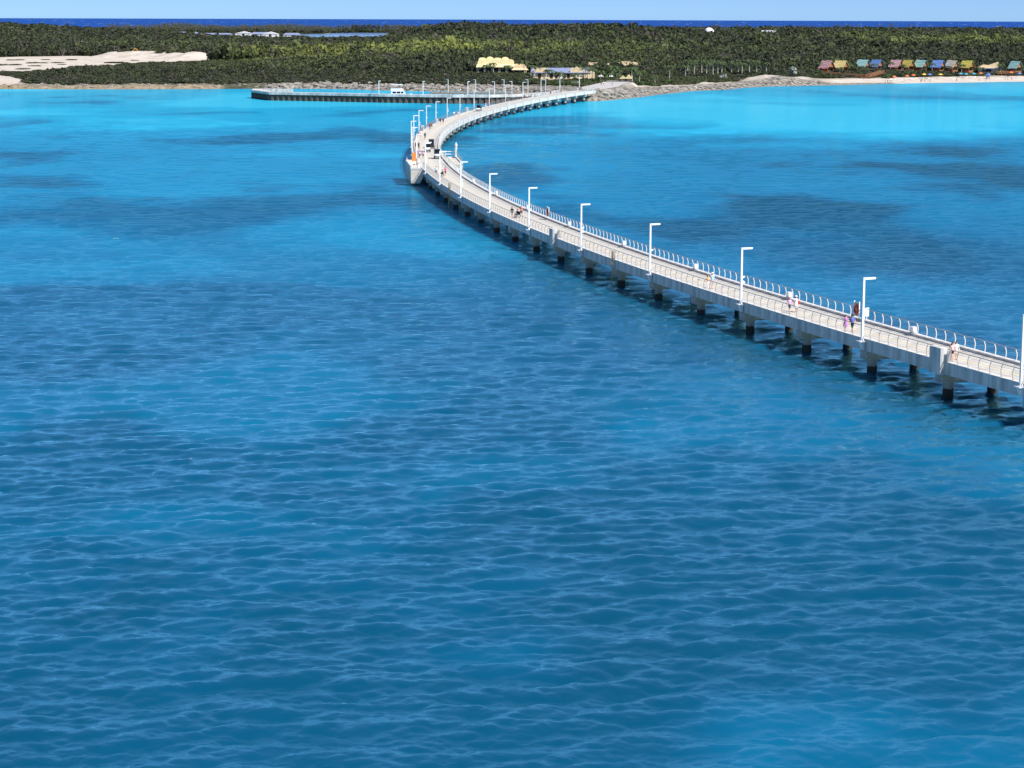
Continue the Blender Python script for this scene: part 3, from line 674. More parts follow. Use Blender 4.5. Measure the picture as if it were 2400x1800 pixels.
# tall pilaster slabs on the left edge
mb = MB(); mb.prism([(-.34, 1.45), (.34, 1.45), (.34, -.2), (.14, -.95), (-.34, -.95)], -.95, .95)
m_pil = mb.mesh('pilaster_slab', M['conc'])
for sl in SLABS: bput('pilaster_slab', m_pil, sl, .02, DECK)
m_gate = MB().box(-.16, .16, -.02, .02, .2, 1.25).box(-.19, -.16, -.03, .03, .2, 1.3).box(.16, .19, -.03, .03, .2, 1.3).mesh('end_panel', M['grey'])
for sl in SLABS[:2]: bput('end_panel', m_gate, sl - 1.25, .40, DECK)

# ladders down to the water at two bents
def ladder_at(s):
    mb = MB()
    for o in (-.25, .25): mb.tube([(-.14, o, -4.4), (-.14, o, 1.15), (.22, o, 1.3), (.4, o, 1.1)], .035, 6)
    k = -4.2
    while k < .9: mb.tube([(-.14, -.25, k), (-.14, .25, k)], .022, 5); k += .32
    p = bpt(s, 0, DECK); e = empty('boat_ladder', p, -bth(s), 'steel boat ladder with yellowish stiles fixed to the pier edge, ' + ('among the lamps before the viewing bays' if s > 100 else 'nearest to the big slab with people beside it'), 'ladder', 'ladders on the pier edge')
    mb.build('rails_and_rungs', M['brass'], e)
    MB().box(-.12, .16, -.42, -.30, .19, 1.35).box(-.12, .16, .30, .42, .19, 1.35).build('ladder_post', M['pile'], e)
    e['label'] = 'steel boat ladder hanging from the pier edge, ' + ('close to the walled viewing bay' if s > 100 else 'nearer the pale blue shirted man')
for s in (70, 182): ladder_at(s)

# viewing bays: walled box on the left, open bay on the right
M['block'] = mat('stacked_block_concrete', (.60, .565, .49), .85, .14, 1.4, spec=.2, stretch=(.4, .4, 3.0), bump=.25, bscale=5)
e = empty('viewing_bay', bpt(242, -.85, 0), -bth(242), 'walled concrete viewing bay built out over the water from the left pier edge', 'platform')
mb = MB(); mb.prism([(-1.3, .5), (.4, .5), (1.05, 1.6), (1.05, 3.25), (-1.35, 3.25)], -9.0, 9.0); mb.build('base', M['block'], e)
MB().box(-1.42, -1.15, -9.05, 9.05, 3.252, 3.95).build('outer_wall', M['curb'], e)
MB().box(-1.148, .9, -9.05, -8.8, 3.252, 3.6).build('end_wall', M['curb'], e)
MB().box(-1.148, 1.0, 8.8, 9.05, 3.252, 3.95).build('end_wall', M['curb'], e)
for yy in (-8.6, -6, -3.4, -.8, 1.8, 4.4, 7): MB().tube([(-1.28, yy, 3.94), (-1.28, yy, 4.5)], .04, 5).build('rail_post', M['white'], e)
MB().tube([(-1.28, -8.8, 4.5), (-1.28, 8.8, 4.5)], .04, 5).build('handrail', M['white'], e)
e = empty('viewing_bay', bpt(257, 7.7, 0), -bth(257), 'open concrete bay widening the right side of the pier with white rails', 'platform')
mb = MB(); mb.prism([(-1.05, 2.25), (1.0, 2.0), (1.55, 2.4), (1.55, 3.3), (-1.05, 3.3)], -9.8, 9.8); mb.build('base', M['block'], e)
MB().prism([(1.25, 3.302), (1.6, 3.302), (1.6, 3.55), (1.25, 3.55)], -9.9, 9.9).build('kerb', M['curb'], e)
MB().box(-1.0, 1.24, 9.5, 9.85, 3.302, 3.55).build('kerb', M['curb'], e)
for x0 in (-1.0, 1.3): MB().box(x0 - .06, x0 + .06, 9.6, 9.72, 3.55, 4.75).build('gate_post', M['white'], e)
for zz in (4.65, 4.1): MB().box(-1.0, 1.3, 9.62, 9.70, zz - .07, zz + .07).build('rail_bar', M['white'], e)
for yy in (-9.5, -7, -4.5, -2, .5, 3, 5.5, 8): MB().tube([(1.45, yy, 3.54), (1.40, yy, 4.6)], .035, 5).build('rail_post', M['grey'], e)
MB().tube([(1.40, -9.8, 4.6), (1.40, 9.6, 4.6)], .035, 5).build('handrail', M['grey'], e)
MB().box(-1.1, -1.0, -9.8, 5.0, 4.0, 4.08).box(-1.1, -1.0, -9.8, -9.7, 3.3, 4.08).box(-1.1, -1.0, 4.9, 5.0, 3.3, 4.08).build('guard_rail', M['grey'], e)
e = empty('beacon_post', bpt(266.2, 8.95, 3.552), -bth(266), 'ornate pale post with pointed finial at the corner of the open bay', 'post')
MB().box(-.22, .22, -.22, .22, 0, 1.7).build('shaft', M['curb'], e)
MB().lathe([(.30, 1.7), (.34, 1.8), (.2, 1.95), (.3, 2.2), (.34, 2.45), (.22, 2.7), (.06, 3.1)], 10).build('finial', M['curb'], e)
MB().box(-.26, -.225, -.15, .15, .3, 1.5).build('plate', M['brass'], e)
e = empty('information_board', bpt(244, -.9, 3.252), -bth(241) + .2, 'orange-brown board standing in the walled viewing bay', 'board')
MB().box(-.48, .42, -.05, .05, .9, 2.6).build('panel', M['orange'], e)
for x in (-.38, .32): MB().box(x - .05, x + .05, .052, .13, 0, 2.5).build('leg', M['white'], e)
e = empty('bin', bpt(236, -.5, 3.252), 0, 'squat white litter bin in the walled viewing bay', 'bin')
MB().lathe([(.3, 0), (.34, .9)], 10).build('body', M['white'], e); MB().lathe([(.36, .9), (.3, 1.05)], 10).build('lid', M['grey'], e)

# ---- lamps
def make_lamp(H=6.0, arm=1.15, bracket=True, label='', group='', extras=0, name='lamp_post'):
    e = empty(name, (0, 0, 0), 0, label, 'lamp post', group)
    mb = MB(); mb.add([(-.115, -.115, 0), (.115, -.115, 0), (.115, .115, 0), (-.115, .115, 0), (-.095, -.095, H), (.095, -.095, H), (.095, .095, H), (-.095, .095, H)],
                      [(3, 2, 1, 0), (4, 5, 6, 7), (0, 1, 5, 4), (1, 2, 6, 5), (2, 3, 7, 6), (3, 0, 4, 7)])
    mb.build('pole', M['white'], e)
    MB().prism([(.096, H - .17), (arm, H - .14), (arm + .06, H - .08), (arm + .06, H + .04), (-.10, H + .035), (-.10, H + .003), (.096, H + .003)], -.13, .13).build('lamp_arm', M['white'], e)
    MB().box(.35, arm - .05, -.10, .10, H - .185, H - .165).build('light_lens', M['grey'], e)
    if bracket:
        mb = MB(); mb.box(-.44, .16, -.48, .48, -.07, -.001); mb.prism([(-.30, -.071), (.17, -.071), (.17, -.85), (-.02, -.85)], -.22, .22); mb.build('bracket', M['white'], e)
        MB().box(-.2, .2, -.2, .2, 0, .09).build('base_plate', M['white'], e)
    if extras >= 1: MB().prism([(.10, 2.75), (.16, 2.75), (.40, 2.86), (.40, 2.97), (.16, 2.97), (.10, 2.93)], -.07, .07).build('camera', M['white'], e)
    if extras >= 2: MB().prism([(.10, 2.35), (.17, 2.3), (.36, 2.2), (.42, 2.32), (.22, 2.52), (.10, 2.5)], -.1, .1).build('loudspeaker', M['white'], e)
    if extras >= 3: MB().box(.11, .4, -.14, .14, 1.95, 2.2).build('loudspeaker', M['white'], e)
    return e
lamps = [make_lamp(label='tall white L-shaped lamp post bracketed to the left edge of the curved pier', group='lamp posts along the curved pier', extras=k) for k in (1, 2, 3)]
used = [False] * 3
SLAB_NAME = {-14: 'the slab beside the pink-vested woman', 98: 'the slab past the wheelchair pair', 246: 'the walled viewing bay', 378: 'the slab by the dark red shirted man', 490: 'the slab by the luggage cart', 602: 'the last slab before the island'}
SLAB_NAME[98] = 'the slab with no one beside it'
ORD = ['first', 'second', 'third', 'fourth', 'fifth', 'sixth']
def lamp_rank(s):
    back = [q for q in SLAB_NAME if q <= s]
    if not back: return '%s before %s' % (ORD[int((-14 - s) // 28)], SLAB_NAME[-14])
    q = max(back); return '%s after %s' % (ORD[int((s - q) // 28)], SLAB_NAME[q])
for i in range(-3, 25):
    k = {0: 0, 1: 1, 2: 0}.get(i, (i * 7 % 5) % 3)
    o = lamps[k] if not used[k] else copy_tree(lamps[k]); used[k] = True
    s = 28 * i if i != -1 else -27.2
    o.location = bpt(s, 0, 3.105); o.rotation_euler = (0, 0, -bth(s)); o['label'] = 'white L-shaped lamp post, ' + lamp_rank(s)
# junction boxes on the far kerb opposite the lamps
M['box'] = mat('white_enamel', (.74, .74, .72), .45, .05, 3)
jb = empty('junction_box', (0, 0, 0), 0, 'small white junction box on the right kerb opposite a lamp post', 'junction box', 'junction boxes on the right kerb')
MB().box(-.22, .22, -.30, .30, .06, .62, ty=.02).build('case', M['box'], jb); MB().box(-.16, .16, -.22, .22, 0, .06).build('plinth', M['grey'], jb)
for n_, i in enumerate([j for j in range(-2, 20) if j not in (9,)]):
    o = jb if n_ == 0 else copy_tree(jb)
    o['label'] = 'white kerb box opposite the lamp ' + lamp_rank(28 * i if i != -1 else -27.2)
    o.location = bpt(28 * i + 1.6, 6.38, DECK + .25); o.rotation_euler = (0, 0, -bth(28 * i))

# life-ring stations on the far kerb
def ring_station(s, label):
    e = empty('life_ring_station', bpt(s, 6.16, DECK + .25), -bth(s), label, 'life ring')
    MB().box(-.03, .03, -.50, .50, .25, 1.55).build('board', M['grey'], e)
    for y in (-.55, .55): MB().box(-.05, .05, y - .05, y + .05, 0, 1.7).build('post', M['white'], e)
    mb = MB(); n, m = 16, 6; vs = []; fs = []
    for i in range(n):
        a = 2 * math.pi * i / n
        for k in range(m):
            t = 2 * math.pi * k / m; r = .36 + .085 * math.cos(t); vs.append((-.115 + .085 * math.sin(t), r * math.cos(a), .85 + 1.15 * r * math.sin(a)))
        for k in range(m): fs.append((i * m + k, i * m + (k + 1) % m, ((i + 1) % n) * m + (k + 1) % m, ((i + 1) % n) * m + k))
    mb.add(vs, fs); mb.build('ring', M['ring'], e, smooth=True)
    return e
ring_station(13.0, 'orange life ring on a grey board, behind the couple with the backpack')
ring_station(126.0, 'orange life ring on a grey board, beside the family with the black wheelchair')
sgn = empty('notice_sign', bpt(11.2, 6.40, DECK + .25), -bth(11) , 'white blank-faced notice sign beside the nearer life ring station', 'sign')
MB().box(-.2, .2, -.03, .03, .35, 1.25).build('panel', M['white'], sgn); MB().box(-.04, .04, .032, .09, 0, 1.2).build('post', M['white'], sgn)
bol = empty('cleat_post', bpt(11.9, 6.42, DECK + .25), 0, 'short white post between the nearer life ring and the notice sign', 'post')
MB().lathe([(.1, 0), (.1, .9), (.13, .92), (.13, 1.05), (.04, 1.1)], 8).build('shaft', M['white'], bol)

# ------------------------------------------------------------------ harbour jetty of steel sheet piles
JT = [(-104.5, 880), (-94.5, 855), (-72, 847), (-48.7, 837), (-32.5, 833), (-22.8, 831), (-9, 832), (1, 838), (9, 850), (16, 866), (21, 884)]
jet = empty('harbour_jetty', (-60, 845, 0), 0, 'long straight harbour jetty with rusty steel sheet piles and pale concrete cap', 'jetty')
def jl(p): return Vector((p[0] + 60, p[1] - 845, 0))
capm = M['conc']
for a, b in zip(JT[:-1], JT[1:]):
    A, B = Vector((*a, 0)), Vector((*b, 0)); L = (B - A).length; d = (B - A) / L; ang = math.atan2(d.y, d.x)
    n = max(1, round(L / 12)); l = L / n
    for k in range(n):
        o = MB().box(.02, l - .02, -.15, 3.6, 2.25, 3.2).build('cap_block', capm, jet); o.location = jl(A + d * (l * k)); o.rotation_euler = (0, 0, ang)
m_sp = None
pit_ = 2.3
mb = MB(); z0, z1 = -4.0, 2.248
prof = [(0, .55), (.45, .55), (.8, .0), (1.5, .0), (1.85, .55), (2.3, .55)]
vs = [(x, y, z0) for x, y in prof] + [(x, y, z1) for x, y in prof] + [(x, y + .12, z0) for x, y in prof] + [(x, y + .12, z1) for x, y in prof]
fs = []
for i in range(5): fs += [(i, i + 1, 7 + i, 6 + i), (12 + i + 1, 12 + i, 18 + i, 18 + i + 1), (6 + i, 7 + i, 19 + i, 18 + i)]
mb.add(vs, fs); m_sp = mb.mesh('sheet_pile', M['rust'])
for a, b in zip(JT[:-1], JT[1:]):
    A, B = Vector((*a, 0)), Vector((*b, 0)); L = (B - A).length; d = (B - A) / L; ang = math.atan2(d.y, d.x); n = max(1, int(L / pit_ + .5))
    for k in range(n):
        o = link('sheet_pile', m_sp, jet); o.location = jl(A + d * (L * k / n)); o.rotation_euler = (0, 0, ang); o.scale = (L / n / pit_, 1, 1)
# return arm at the head of the jetty
o = MB().box(0, 16, -1.5, 1.5, 2.252, 3.5).build('cap_block', capm, jet); o.location = jl((-104, 882)); 
o = MB().box(0.2, 15.8, -1.4, 1.4, -4, 2.25).build('core_wall', M['rust'], jet); o.location = jl((-104, 882))
# lower landing quay behind
quay = empty('landing_quay', (0, 892, 0), 0, 'low brown landing quay behind the jetty along the rocky shore', 'quay')
for k in range(6): MB().box(-33 + 9 * k, -24.06 + 9 * k, -10, -4, 1.7, 2.2).build('deck_slab', M['wood'], quay)
for k in range(9): MB().box(-32 + 6.2 * k, -31.4 + 6.2 * k, -9.6, -9.0, -3, 1.698).build('pile', M['rust'], quay)
jl1 = make_lamp(H=4.9, arm=1.0, bracket=False, label='white lamp post on the concrete cap of the harbour jetty', group='lamp posts on the jetty', extras=1)
for n_, (x, y, r) in enumerate([(-51, 839.5, 1.0), (-34.1, 836, .9), (-17.1, 834, .8), (-7.0, 836, 2.9), (-0.4, 840.5, 3.0)]):
    o = jl1 if n_ == 0 else copy_tree(jl1); o['label'] = 'white jetty lamp post, ' + ORD[n_] + ' along the concrete cap from the jetty head'; o.location = (x, y, 3.2); o.rotation_euler = (0, 0, r)
jl2 = make_lamp(H=5.2, arm=1.0, bracket=False, label='white lamp post on the low landing quay in front of the rocks', group='lamp posts on the landing quay', extras=1)
for n_, (x, y, r) in enumerate([(-26.0, 884, 2.5), (-15.0, 884.5, 2.6), (-3.6, 885, 2.8), (6.0, 886, 3.0), (13.1, 887, 3.1)]):
    o = jl2 if n_ == 0 else copy_tree(jl2); o['label'] = 'white lamp post on the low landing quay, ' + ORD[n_] + ' from the moored boat'; o.location = (x, y, 2.2); o.rotation_euler = (0, 0, r)

# ------------------------------------------------------------------ buildings of the resort
def gz(x, y): return float(ground(x, y))
M['tan'] = mat('tan_render', srgb(222, 200, 160), .85, .07, .8, spec=.2)
M['cream'] = mat('cream_yellow_render', srgb(234, 218, 168), .85, .06, .7, spec=.2)
M['slate'] = mat('blue_grey_roof', srgb(130, 140, 170), .7, .1, .8, spec=.3)
M['void'] = mat('dark_opening', (.02, .02, .022), .6, .2, 1)
M['brick'] = mat('red_brown_wall', srgb(165, 95, 70), .8, .15, 1)
M['timber'] = mat('brown_timber', srgb(150, 105, 72), .8, .15, 2)

def wavy_wall(mb, x0, x1, zb, zt, amp, n, y0, y1, seed, ends=True):
    """upright slab whose top edge is a row of soft scallops"""
    g = random.Random(seed); N = 10 * n; pts = []
    hs = [g.uniform(.55, 1.0) for _ in range(n)]
    for i in range(N + 1):
        t = i / N; k = min(n - 1, int(t * n)); u = t * n - k
        pts.append((x0 + (x1 - x0) * t, zt + amp * hs[k] * math.sqrt(max(0, 1 - (2 * u - 1) ** 2)) * .9))
    m = len(pts); vs = []; fs = []
    for y in (y0, y1):
        vs += [(x, y, zb) for x, z in pts] + [(x, y, z) for x, z in pts]
    for i in range(m - 1):
        fs += [(i, i + 1, m + i + 1, m + i), (2 * m + i + 1, 2 * m + i, 3 * m + i, 3 * m + i + 1), (m + i, m + i + 1, 3 * m + i + 1, 3 * m + i)]
    fs += [(0, m, 3 * m, 2 * m), (m - 1, 2 * m + m - 1, 3 * m + m - 1, 2 * m - 1)]
    mb.add(vs, fs)

def pavilion(name, x, y, w, d, h, wm, label, n, seed, rz=.1, eave=True):
    z = gz(x, y); e = empty(name, (x, y, z + .3), rz, label, 'building')
    MB().box(-w / 2 - .2, w / 2 + .2, -d / 2 - .2, d / 2 + .2, -1.2, .02).build('plinth', M['conc'], e)
    MB().box(-w / 2, w / 2, -d / 2, d / 2, .022, h * .62).build('wall', wm, e)
    k = max(2, int(w / 3.2))
    for i in range(k):
        xx = -w / 2 + w * (i + .5) / k; MB().box(xx - w / k * .32, xx + w / k * .32, -d / 2 - .05, -d / 2 + .1, .4, h * .46).build('door_opening', M['void'], e)
    mb = MB(); wavy_wall(mb, -w / 2, w / 2, h * .6, h * .82, h * .22, n, -d / 2 - .12, -d / 2 + .25, seed); mb.build('parapet', wm, e)
    mb = MB(); wavy_wall(mb, -w * .42, w * .42, h * .6, h * .95, h * .2, max(2, n - 1), d / 2 - .5, d / 2 - .1, seed + 5); mb.build('parapet', wm, e)
    if eave:
        mb = MB(); mb.add([(-w / 2 - .9, -d / 2 - 1.4, h * .5), (w / 2 + .9, -d / 2 - 1.4, h * .5), (w / 2, -d / 2 - .13, h * .66), (-w / 2, -d / 2 - .13, h * .66),
                           (-w / 2 - .9, -d / 2 - 1.4, h * .45), (w / 2 + .9, -d / 2 - 1.4, h * .45), (w / 2, -d / 2 - .13, h * .6), (-w / 2, -d / 2 - .13, h * .6)],
                          [(0, 1, 2, 3), (7, 6, 5, 4), (0, 4, 5, 1), (1, 5, 6, 2), (2, 6, 7, 3), (3, 7, 4, 0)]); mb.build('roof', wm if eave is True else eave, e)
    return e
e = pavilion('welcome_pavilion', -9.0, 1090, 18, 9, 7.4, M['cream'], 'pale yellow pavilion with scalloped roofline among palms above the jetty', 5, 3, .12)
e = pavilion('low_pavilion', 3.2, 1088, 6.5, 6, 4.6, M['tan'], 'small tan pavilion at the right end of the yellow pavilion', 2, 4, .05)
e = empty('market_hall', (22, 1024, gz(22, 1024) + 1.0), .05, 'long tan hall with blue-grey roof and scalloped parapets behind the bridge landing', 'building')
MB().box(-13.2, 13.2, -4.7, 3.7, -2.2, -.002).build('plinth', M['conc'], e)
MB().box(-13, 13, -3.5, 3.5, 0, 3.1).build('wall', M['tan'], e)
mb = MB(); mb.add([(-13.6, -4.6, 2.9), (13.6, -4.6, 2.9), (13.6, 3.8, 4.9), (-13.6, 3.8, 4.9), (-13.6, -4.6, 2.7), (13.6, -4.6, 2.7), (13.6, 3.8, 4.7), (-13.6, 3.8, 4.7)], [(0, 1, 2, 3), (7, 6, 5, 4), (0, 4, 5, 1), (1, 5, 6, 2), (2, 6, 7, 3), (3, 7, 4, 0)]); mb.build('roof', M['slate'], e)
for x0, x1, n_, s_ in ((-12.6, -6.5, 2, 7), (4.2, 10.2, 3, 8)):
    mb = MB(); wavy_wall(mb, x0, x1, 3.0, 4.4, 1.4, n_, -3.9, -3.2, s_); mb.build('parapet', M['tan'], e)
for xx in (-10, -4.5, -2.2, 1.5, 3.4): MB().box(xx - .7, xx + .7, -3.56, -3.4, .2, 2.5).build('door_opening', M['void'], e)
for xx in (-12.5, -7, 0, 7, 12.5): MB().box(xx - .12, xx + .12, -4.4, -4.16, 0, 2.72).build('column', M['white'], e)
MB().box(10.5, 15.5, -4.2, 2, 0, 3.5).build('side_wing', M['tan'], e)
for i, (x, y, w, h, mt, lb) in enumerate([(41.0, 1132, 5.4, 6.0, 'tan', 'tan block with scalloped top standing left of the gabled huts behind the palms'), (49.3, 1130, 3.8, 5.4, 'tan', 'small domed tan hut, leftmost of the huts behind the palms'),
                                          (53.7, 1130, 4.0, 5.4, 'tan', 'small domed tan hut left of the tall scalloped block'), (57.4, 1129, 5.0, 7.0, 'tan', 'tall tan block with three scallops, tallest of the huts behind the palms'), (61.8, 1130, 3.9, 5.9, 'tan', 'small domed tan hut right of the tall scalloped block'),
                                          (34, 1090, 3.6, 4.6, 'tan', 'little tan hut with scalloped top behind the long hall')]):
    z = gz(x, y); e = empty('domed_hut' if w < 5 else 'scalloped_block', (x, y, z - .2), .1, lb, 'building')
    MB().box(-w / 2, w / 2, -2, 2, 0, h * .55).build('wall', M[mt], e)
    mb = MB(); wavy_wall(mb, -w / 2, w / 2, h * .5, h * .72, h * (.38 if w < 5 else .22), 1 if w < 5 else 3, -2.15, 2.1, 20 + i); mb.build('gable', M[mt], e)
    MB().box(-w / 2 - .5, w / 2 + .5, -2.9, -2.16, h * .44, h * .52).build('awning', M['slate'], e)
    MB().box(-.35, .35, -2.2, -2.1, h * .74, h * .84).build('vent', M['void'], e)
z = gz(51, 997); e = empty('gate_hut', (51, 997, z), -.05, 'small yellow tan hut with peaked roofs beside the paved landing', 'building')
MB().box(-2.2, 2.4, -1.5, 1.5, 0, 2.2).build('wall', M['tan'], e)
for x0, x1, a in ((-3.2, .2, 1.4), (-.6, 3.0, 2.0)):
    MB().prism([(x0, 2.0), (x1, 2.0), ((x0 + x1) / 2, 2.0 + a)], -2.0, 2.0).build('roof', M['cream'], e)
MB().box(-.6, .6, -1.56, -1.45, .1, 1.8).build('door_opening', M['void'], e); MB().box(2.42, 2.8, -.3, .3, 0, 4.8).build('post', M['tan'], e)
for i, (x, y, lb) in enumerate([(40.5, 1020, 'white canvas parasol left of its twin beyond the paved path'), (45.2, 1020, 'white canvas parasol right of its twin beyond the paved path')]):
    e = empty('parasol', (x, y, gz(x, y)), 0, lb, 'parasol', 'white parasols')
    MB().lathe([(1.5, 2.3), (.06, 3.1)], 8).build('canopy', M['white'], e); MB().tube([(0, 0, 0), (0, 0, 3.0)], .04, 6).build('pole', M['white'], e)

# far sheds, dome and excavators
for i, (x, y, w, h, lb) in enumerate([(-500, 3050, 34, 5.5, 'grey-roofed shed far left among the casuarinas'), (-452, 3030, 44, 6, 'long grey-roofed shed left of the white sheds'), (-398, 2960, 46, 5, 'long low white shed in the line of far sheds'),
                                      (-352, 2900, 22, 8, 'white gabled shed with a dark window, left of its neighbour'), (-330, 2905, 26, 7, 'white long-roofed shed joined to the gabled shed'), (-306, 2800, 20, 8.5, 'tall white gabled shed nearest the pond'), (-284, 2850, 22, 6.5, 'low white shed beside the pond sand')]):
    z = gz(x, y); e = empty('far_shed', (x, y, z), 0, lb, 'shed', 'sheds beyond the forest')
    MB().box(-w / 2, w / 2, -5, 5, 0, h * .68).build('wall', M['white'], e)
    if i in (3, 5): MB().prism([(-w / 2 - .4, h * .66), (w / 2 + .4, h * .66), (0, h)], -5.4, 5.4).build('roof', M['white'], e); MB().box(-1.5, 1.5, -5.5, -4.9, h * .35, h * .6).build('window', M['void'], e)
    else:
        mb = MB(); mb.add([(-w / 2 - .6, -5.6, h * .64), (w / 2 + .6, -5.6, h * .64), (w / 2 + .6, 5.6, h * .64), (-w / 2 - .6, 5.6, h * .64), (-w / 2 + 3, 0, h), (w / 2 - 3, 0, h)], [(0, 1, 5, 4), (1, 2, 5), (2, 3, 4, 5), (3, 0, 4), (3, 2, 1, 0)]); mb.build('roof', M['slate'], e)
    for k in range(3): MB().box(-w / 2 + w * (k + .5) / 3 - 1, -w / 2 + w * (k + .5) / 3 + 1, -5.06, -4.95, h * .2, h * .5).build('window', M['grey'], e)
e = empty('white_dome', (203, 2300, 10.2), 0, 'white round dome rising above the forest crest', 'dome')
MB().lathe([(5.2, -3), (5.2, 4.4), (5.0, 5.6), (4.5, 6.8), (3.6, 7.9), (2.4, 8.7), (1.0, 9.2), (.05, 9.3)], 24).build('shell', M['white'], e, smooth=True); MB().box(-.8, .8, -5.3, -4.9, 3.6, 5.4).build('opening', M['grey'], e)
e = empty('flat_building', (268, 2330, 8.6), 0, 'low white flat-roofed building beside the dome on the forest crest', 'building')
MB().box(-8, 8, -3, 3, 0, 8.0).build('wall', M['white'], e)
for k in (-4, 0, 3): MB().box(k - .8, k + .8, -3.06, -2.9, 6, 7.4).build('window', M['void'], e)
M['cat'] = mat('yellow_machine_paint', srgb(225, 150, 30), .5, .1, 1)
for x, y, rz, lb in ((-262, 1515, .2, 'yellow excavator parked at the back edge of the sand pit'), (-253.2, 1072, 2.6, 'yellow excavator on the sand beside the shore cove')):
    e = empty('excavator', (x, y, gz(x, y)), rz, lb, 'excavator')
    for s in (-1, 1):
        MB().prism([(-1.9, .0), (1.9, .0), (2.2, .45), (1.9, .9), (-1.9, .9), (-2.2, .45)], s * 1.0 - .3, s * 1.0 + .3).build('track', M['rubber'], e)
    MB().box(-2.0, 1.4, -1.2, 1.2, .9, 2.2, tx=.15).build('body', M['cat'], e); MB().box(-.2, 1.2, -1.1, 0, 2.21, 3.1, tx=.1).build('cab', M['glass'], e)
    MB().tube([(1.3, .4, 1.7), (3.2, .4, 4.0), (5.0, .4, 3.4)], [.28, .24, .2], 6).build('boom', M['cat'], e); MB().tube([(5.0, .4, 3.4), (5.3, .4, 1.4)], .18, 6).build('stick', M['cat'], e)
    MB().prism([(4.7, 1.5), (5.6, 1.5), (5.3, .7), (4.6, .9)], -.1, .9).build('bucket', M['grey'], e)

# ---- beach cabanas
def roof_mat(name, c, c2):
    m = bpy.data.materials.new(name); m.use_nodes = True; nt = m.node_tree; p = nt.nodes['Principled BSDF']; p.inputs['Roughness'].default_value = .7
    tc = nt.nodes.new('ShaderNodeTexCoord'); w = nt.nodes.new('ShaderNodeTexWave'); w.inputs['Scale'].default_value = .55; w.inputs['Distortion'].default_value = 9; w.inputs['Detail'].default_value = 1.5; w.inputs['Detail Scale'].default_value = .6
    nt.links.new(tc.outputs['Object'], w.inputs['Vector']); r = nt.nodes.new('ShaderNodeValToRGB'); e = r.color_ramp.elements
    e[0].position = .55; e[0].color = (*c, 1); e[1].position = .68; e[1].color = (*c2, 1); nt.links.new(w.outputs['Fac'], r.inputs[0]); nt.links.new(r.outputs[0], p.inputs['Base Color']); return m
RM = {'pink': roof_mat('pink_patterned_roof', srgb(222, 190, 185), srgb(150, 70, 80)), 'cream': roof_mat('cream_patterned_roof', srgb(228, 216, 150), srgb(200, 170, 90)), 'teal': roof_mat('teal_patterned_roof', srgb(80, 150, 150), srgb(190, 215, 205)),
      'blue': roof_mat('blue_patterned_roof', srgb(120, 155, 205), srgb(75, 100, 170)), 'yellow': roof_mat('yellow_patterned_roof', srgb(215, 200, 95), srgb(140, 132, 60)), 'brown': roof_mat('brown_patterned_roof', srgb(150, 135, 120), srgb(225, 220, 205))}
CAB = [(164, 1158, 'pink', 9, 'cabana with pink striped roof and low awning, at the boardwalk end of the row'), (171.5, 1159, 'cream', 9, 'cabana with cream roof directly right of the pink one at the boardwalk'),
       (186, 1178, 'teal', 7, 'cabana with teal swirl roof right of the boardwalk steps'), (193.5, 1179, 'blue', 7, 'cabana with blue roof next to the teal one by the boardwalk'), (204, 1180, 'pink', 6.5, 'cabana with faded pink roof between blue and yellow roofs, behind palms'),
       (210.6, 1181, 'yellow', 6.5, 'cabana with bright yellow roof behind the orange parasols'), (217.6, 1182, 'teal', 6.5, 'cabana with teal swirl roof between the yellow and blue roofs'), (227, 1183, 'blue', 6.5, 'cabana with blue roof behind the pair of yellow parasols'),
       (234.6, 1184, 'brown', 6.5, 'cabana with brown and white patterned roof half hidden by palms'), (243, 1185, 'yellow', 6, 'cabana with yellow roof behind the teal parasols'), (269.5, 1188, 'teal', 6.5, 'cabana with teal swirl roof beyond the blue-awninged bar')]
for i, (x, y, c, w, lb) in enumerate(CAB):
    z = gz(x, y); e = empty('beach_cabana', (x, y, z), R_(36 + (i * 7 % 5) * 3), lb, 'cabana', 'row of beach cabanas')
    hw = 2.3; L = 5.4 if w < 8 else 6.5; zr = 6.5; ze = 3.2
    for sx in (-1, 1):
        for sy in (-1, 1): MB().box(sx * 2.0 - .12, sx * 2.0 + .12, sy * (L / 2 - .4) - .12, sy * (L / 2 - .4) + .12, -.5, 3.2).build('post', M['timber'], e)
    MB().box(-1.9, 1.9, -.4, L / 2 - .5, .4, 3.0).build('back_wall', M['brick'], e)
    MB().box(-2.2, 2.2, -L / 2, L / 2, .1, .38).build('floor_deck', M['timber'], e)
    for sx in (-1, 1):
        mb = MB(); a, b = sx * 2.9, 0
        mb.add([(a, -L / 2 - .8, ze - .5), (a, L / 2 + .3, ze - .5), (0, L / 2 + .3, zr), (0, -L / 2 - .8, zr), (a, -L / 2 - .8, ze - .66), (a, L / 2 + .3, ze - .66), (0, L / 2 + .3, zr - .16), (0, -L / 2 - .8, zr - .16)],
               [(0, 1, 2, 3), (7, 6, 5, 4), (0, 4, 5, 1), (1, 5, 6, 2), (2, 6, 7, 3), (3, 7, 4, 0)]); mb.build('roof_slope', RM[c], e)
    MB().prism([(-1.75, 3.2), (1.75, 3.2), (0, 5.7)], -L / 2 - .1, -L / 2 + .05).build('gable', M['timber'], e)
    MB().box(-2.0, 2.0, -L / 2 + .05, -L / 2 + .12, .4, 1.3).build('balustrade', M['timber'], e)
    if i < 1: MB().box(-5.6, -3.0, -2.4, 2.4, 2.3, 2.5).build('awning', M['brick'], e)
x, y = 254, 1184; e = empty('beach_bar', (x, y, gz(x, y)), -.1, 'tan beach bar with sloping roof and blue striped awning', 'building')
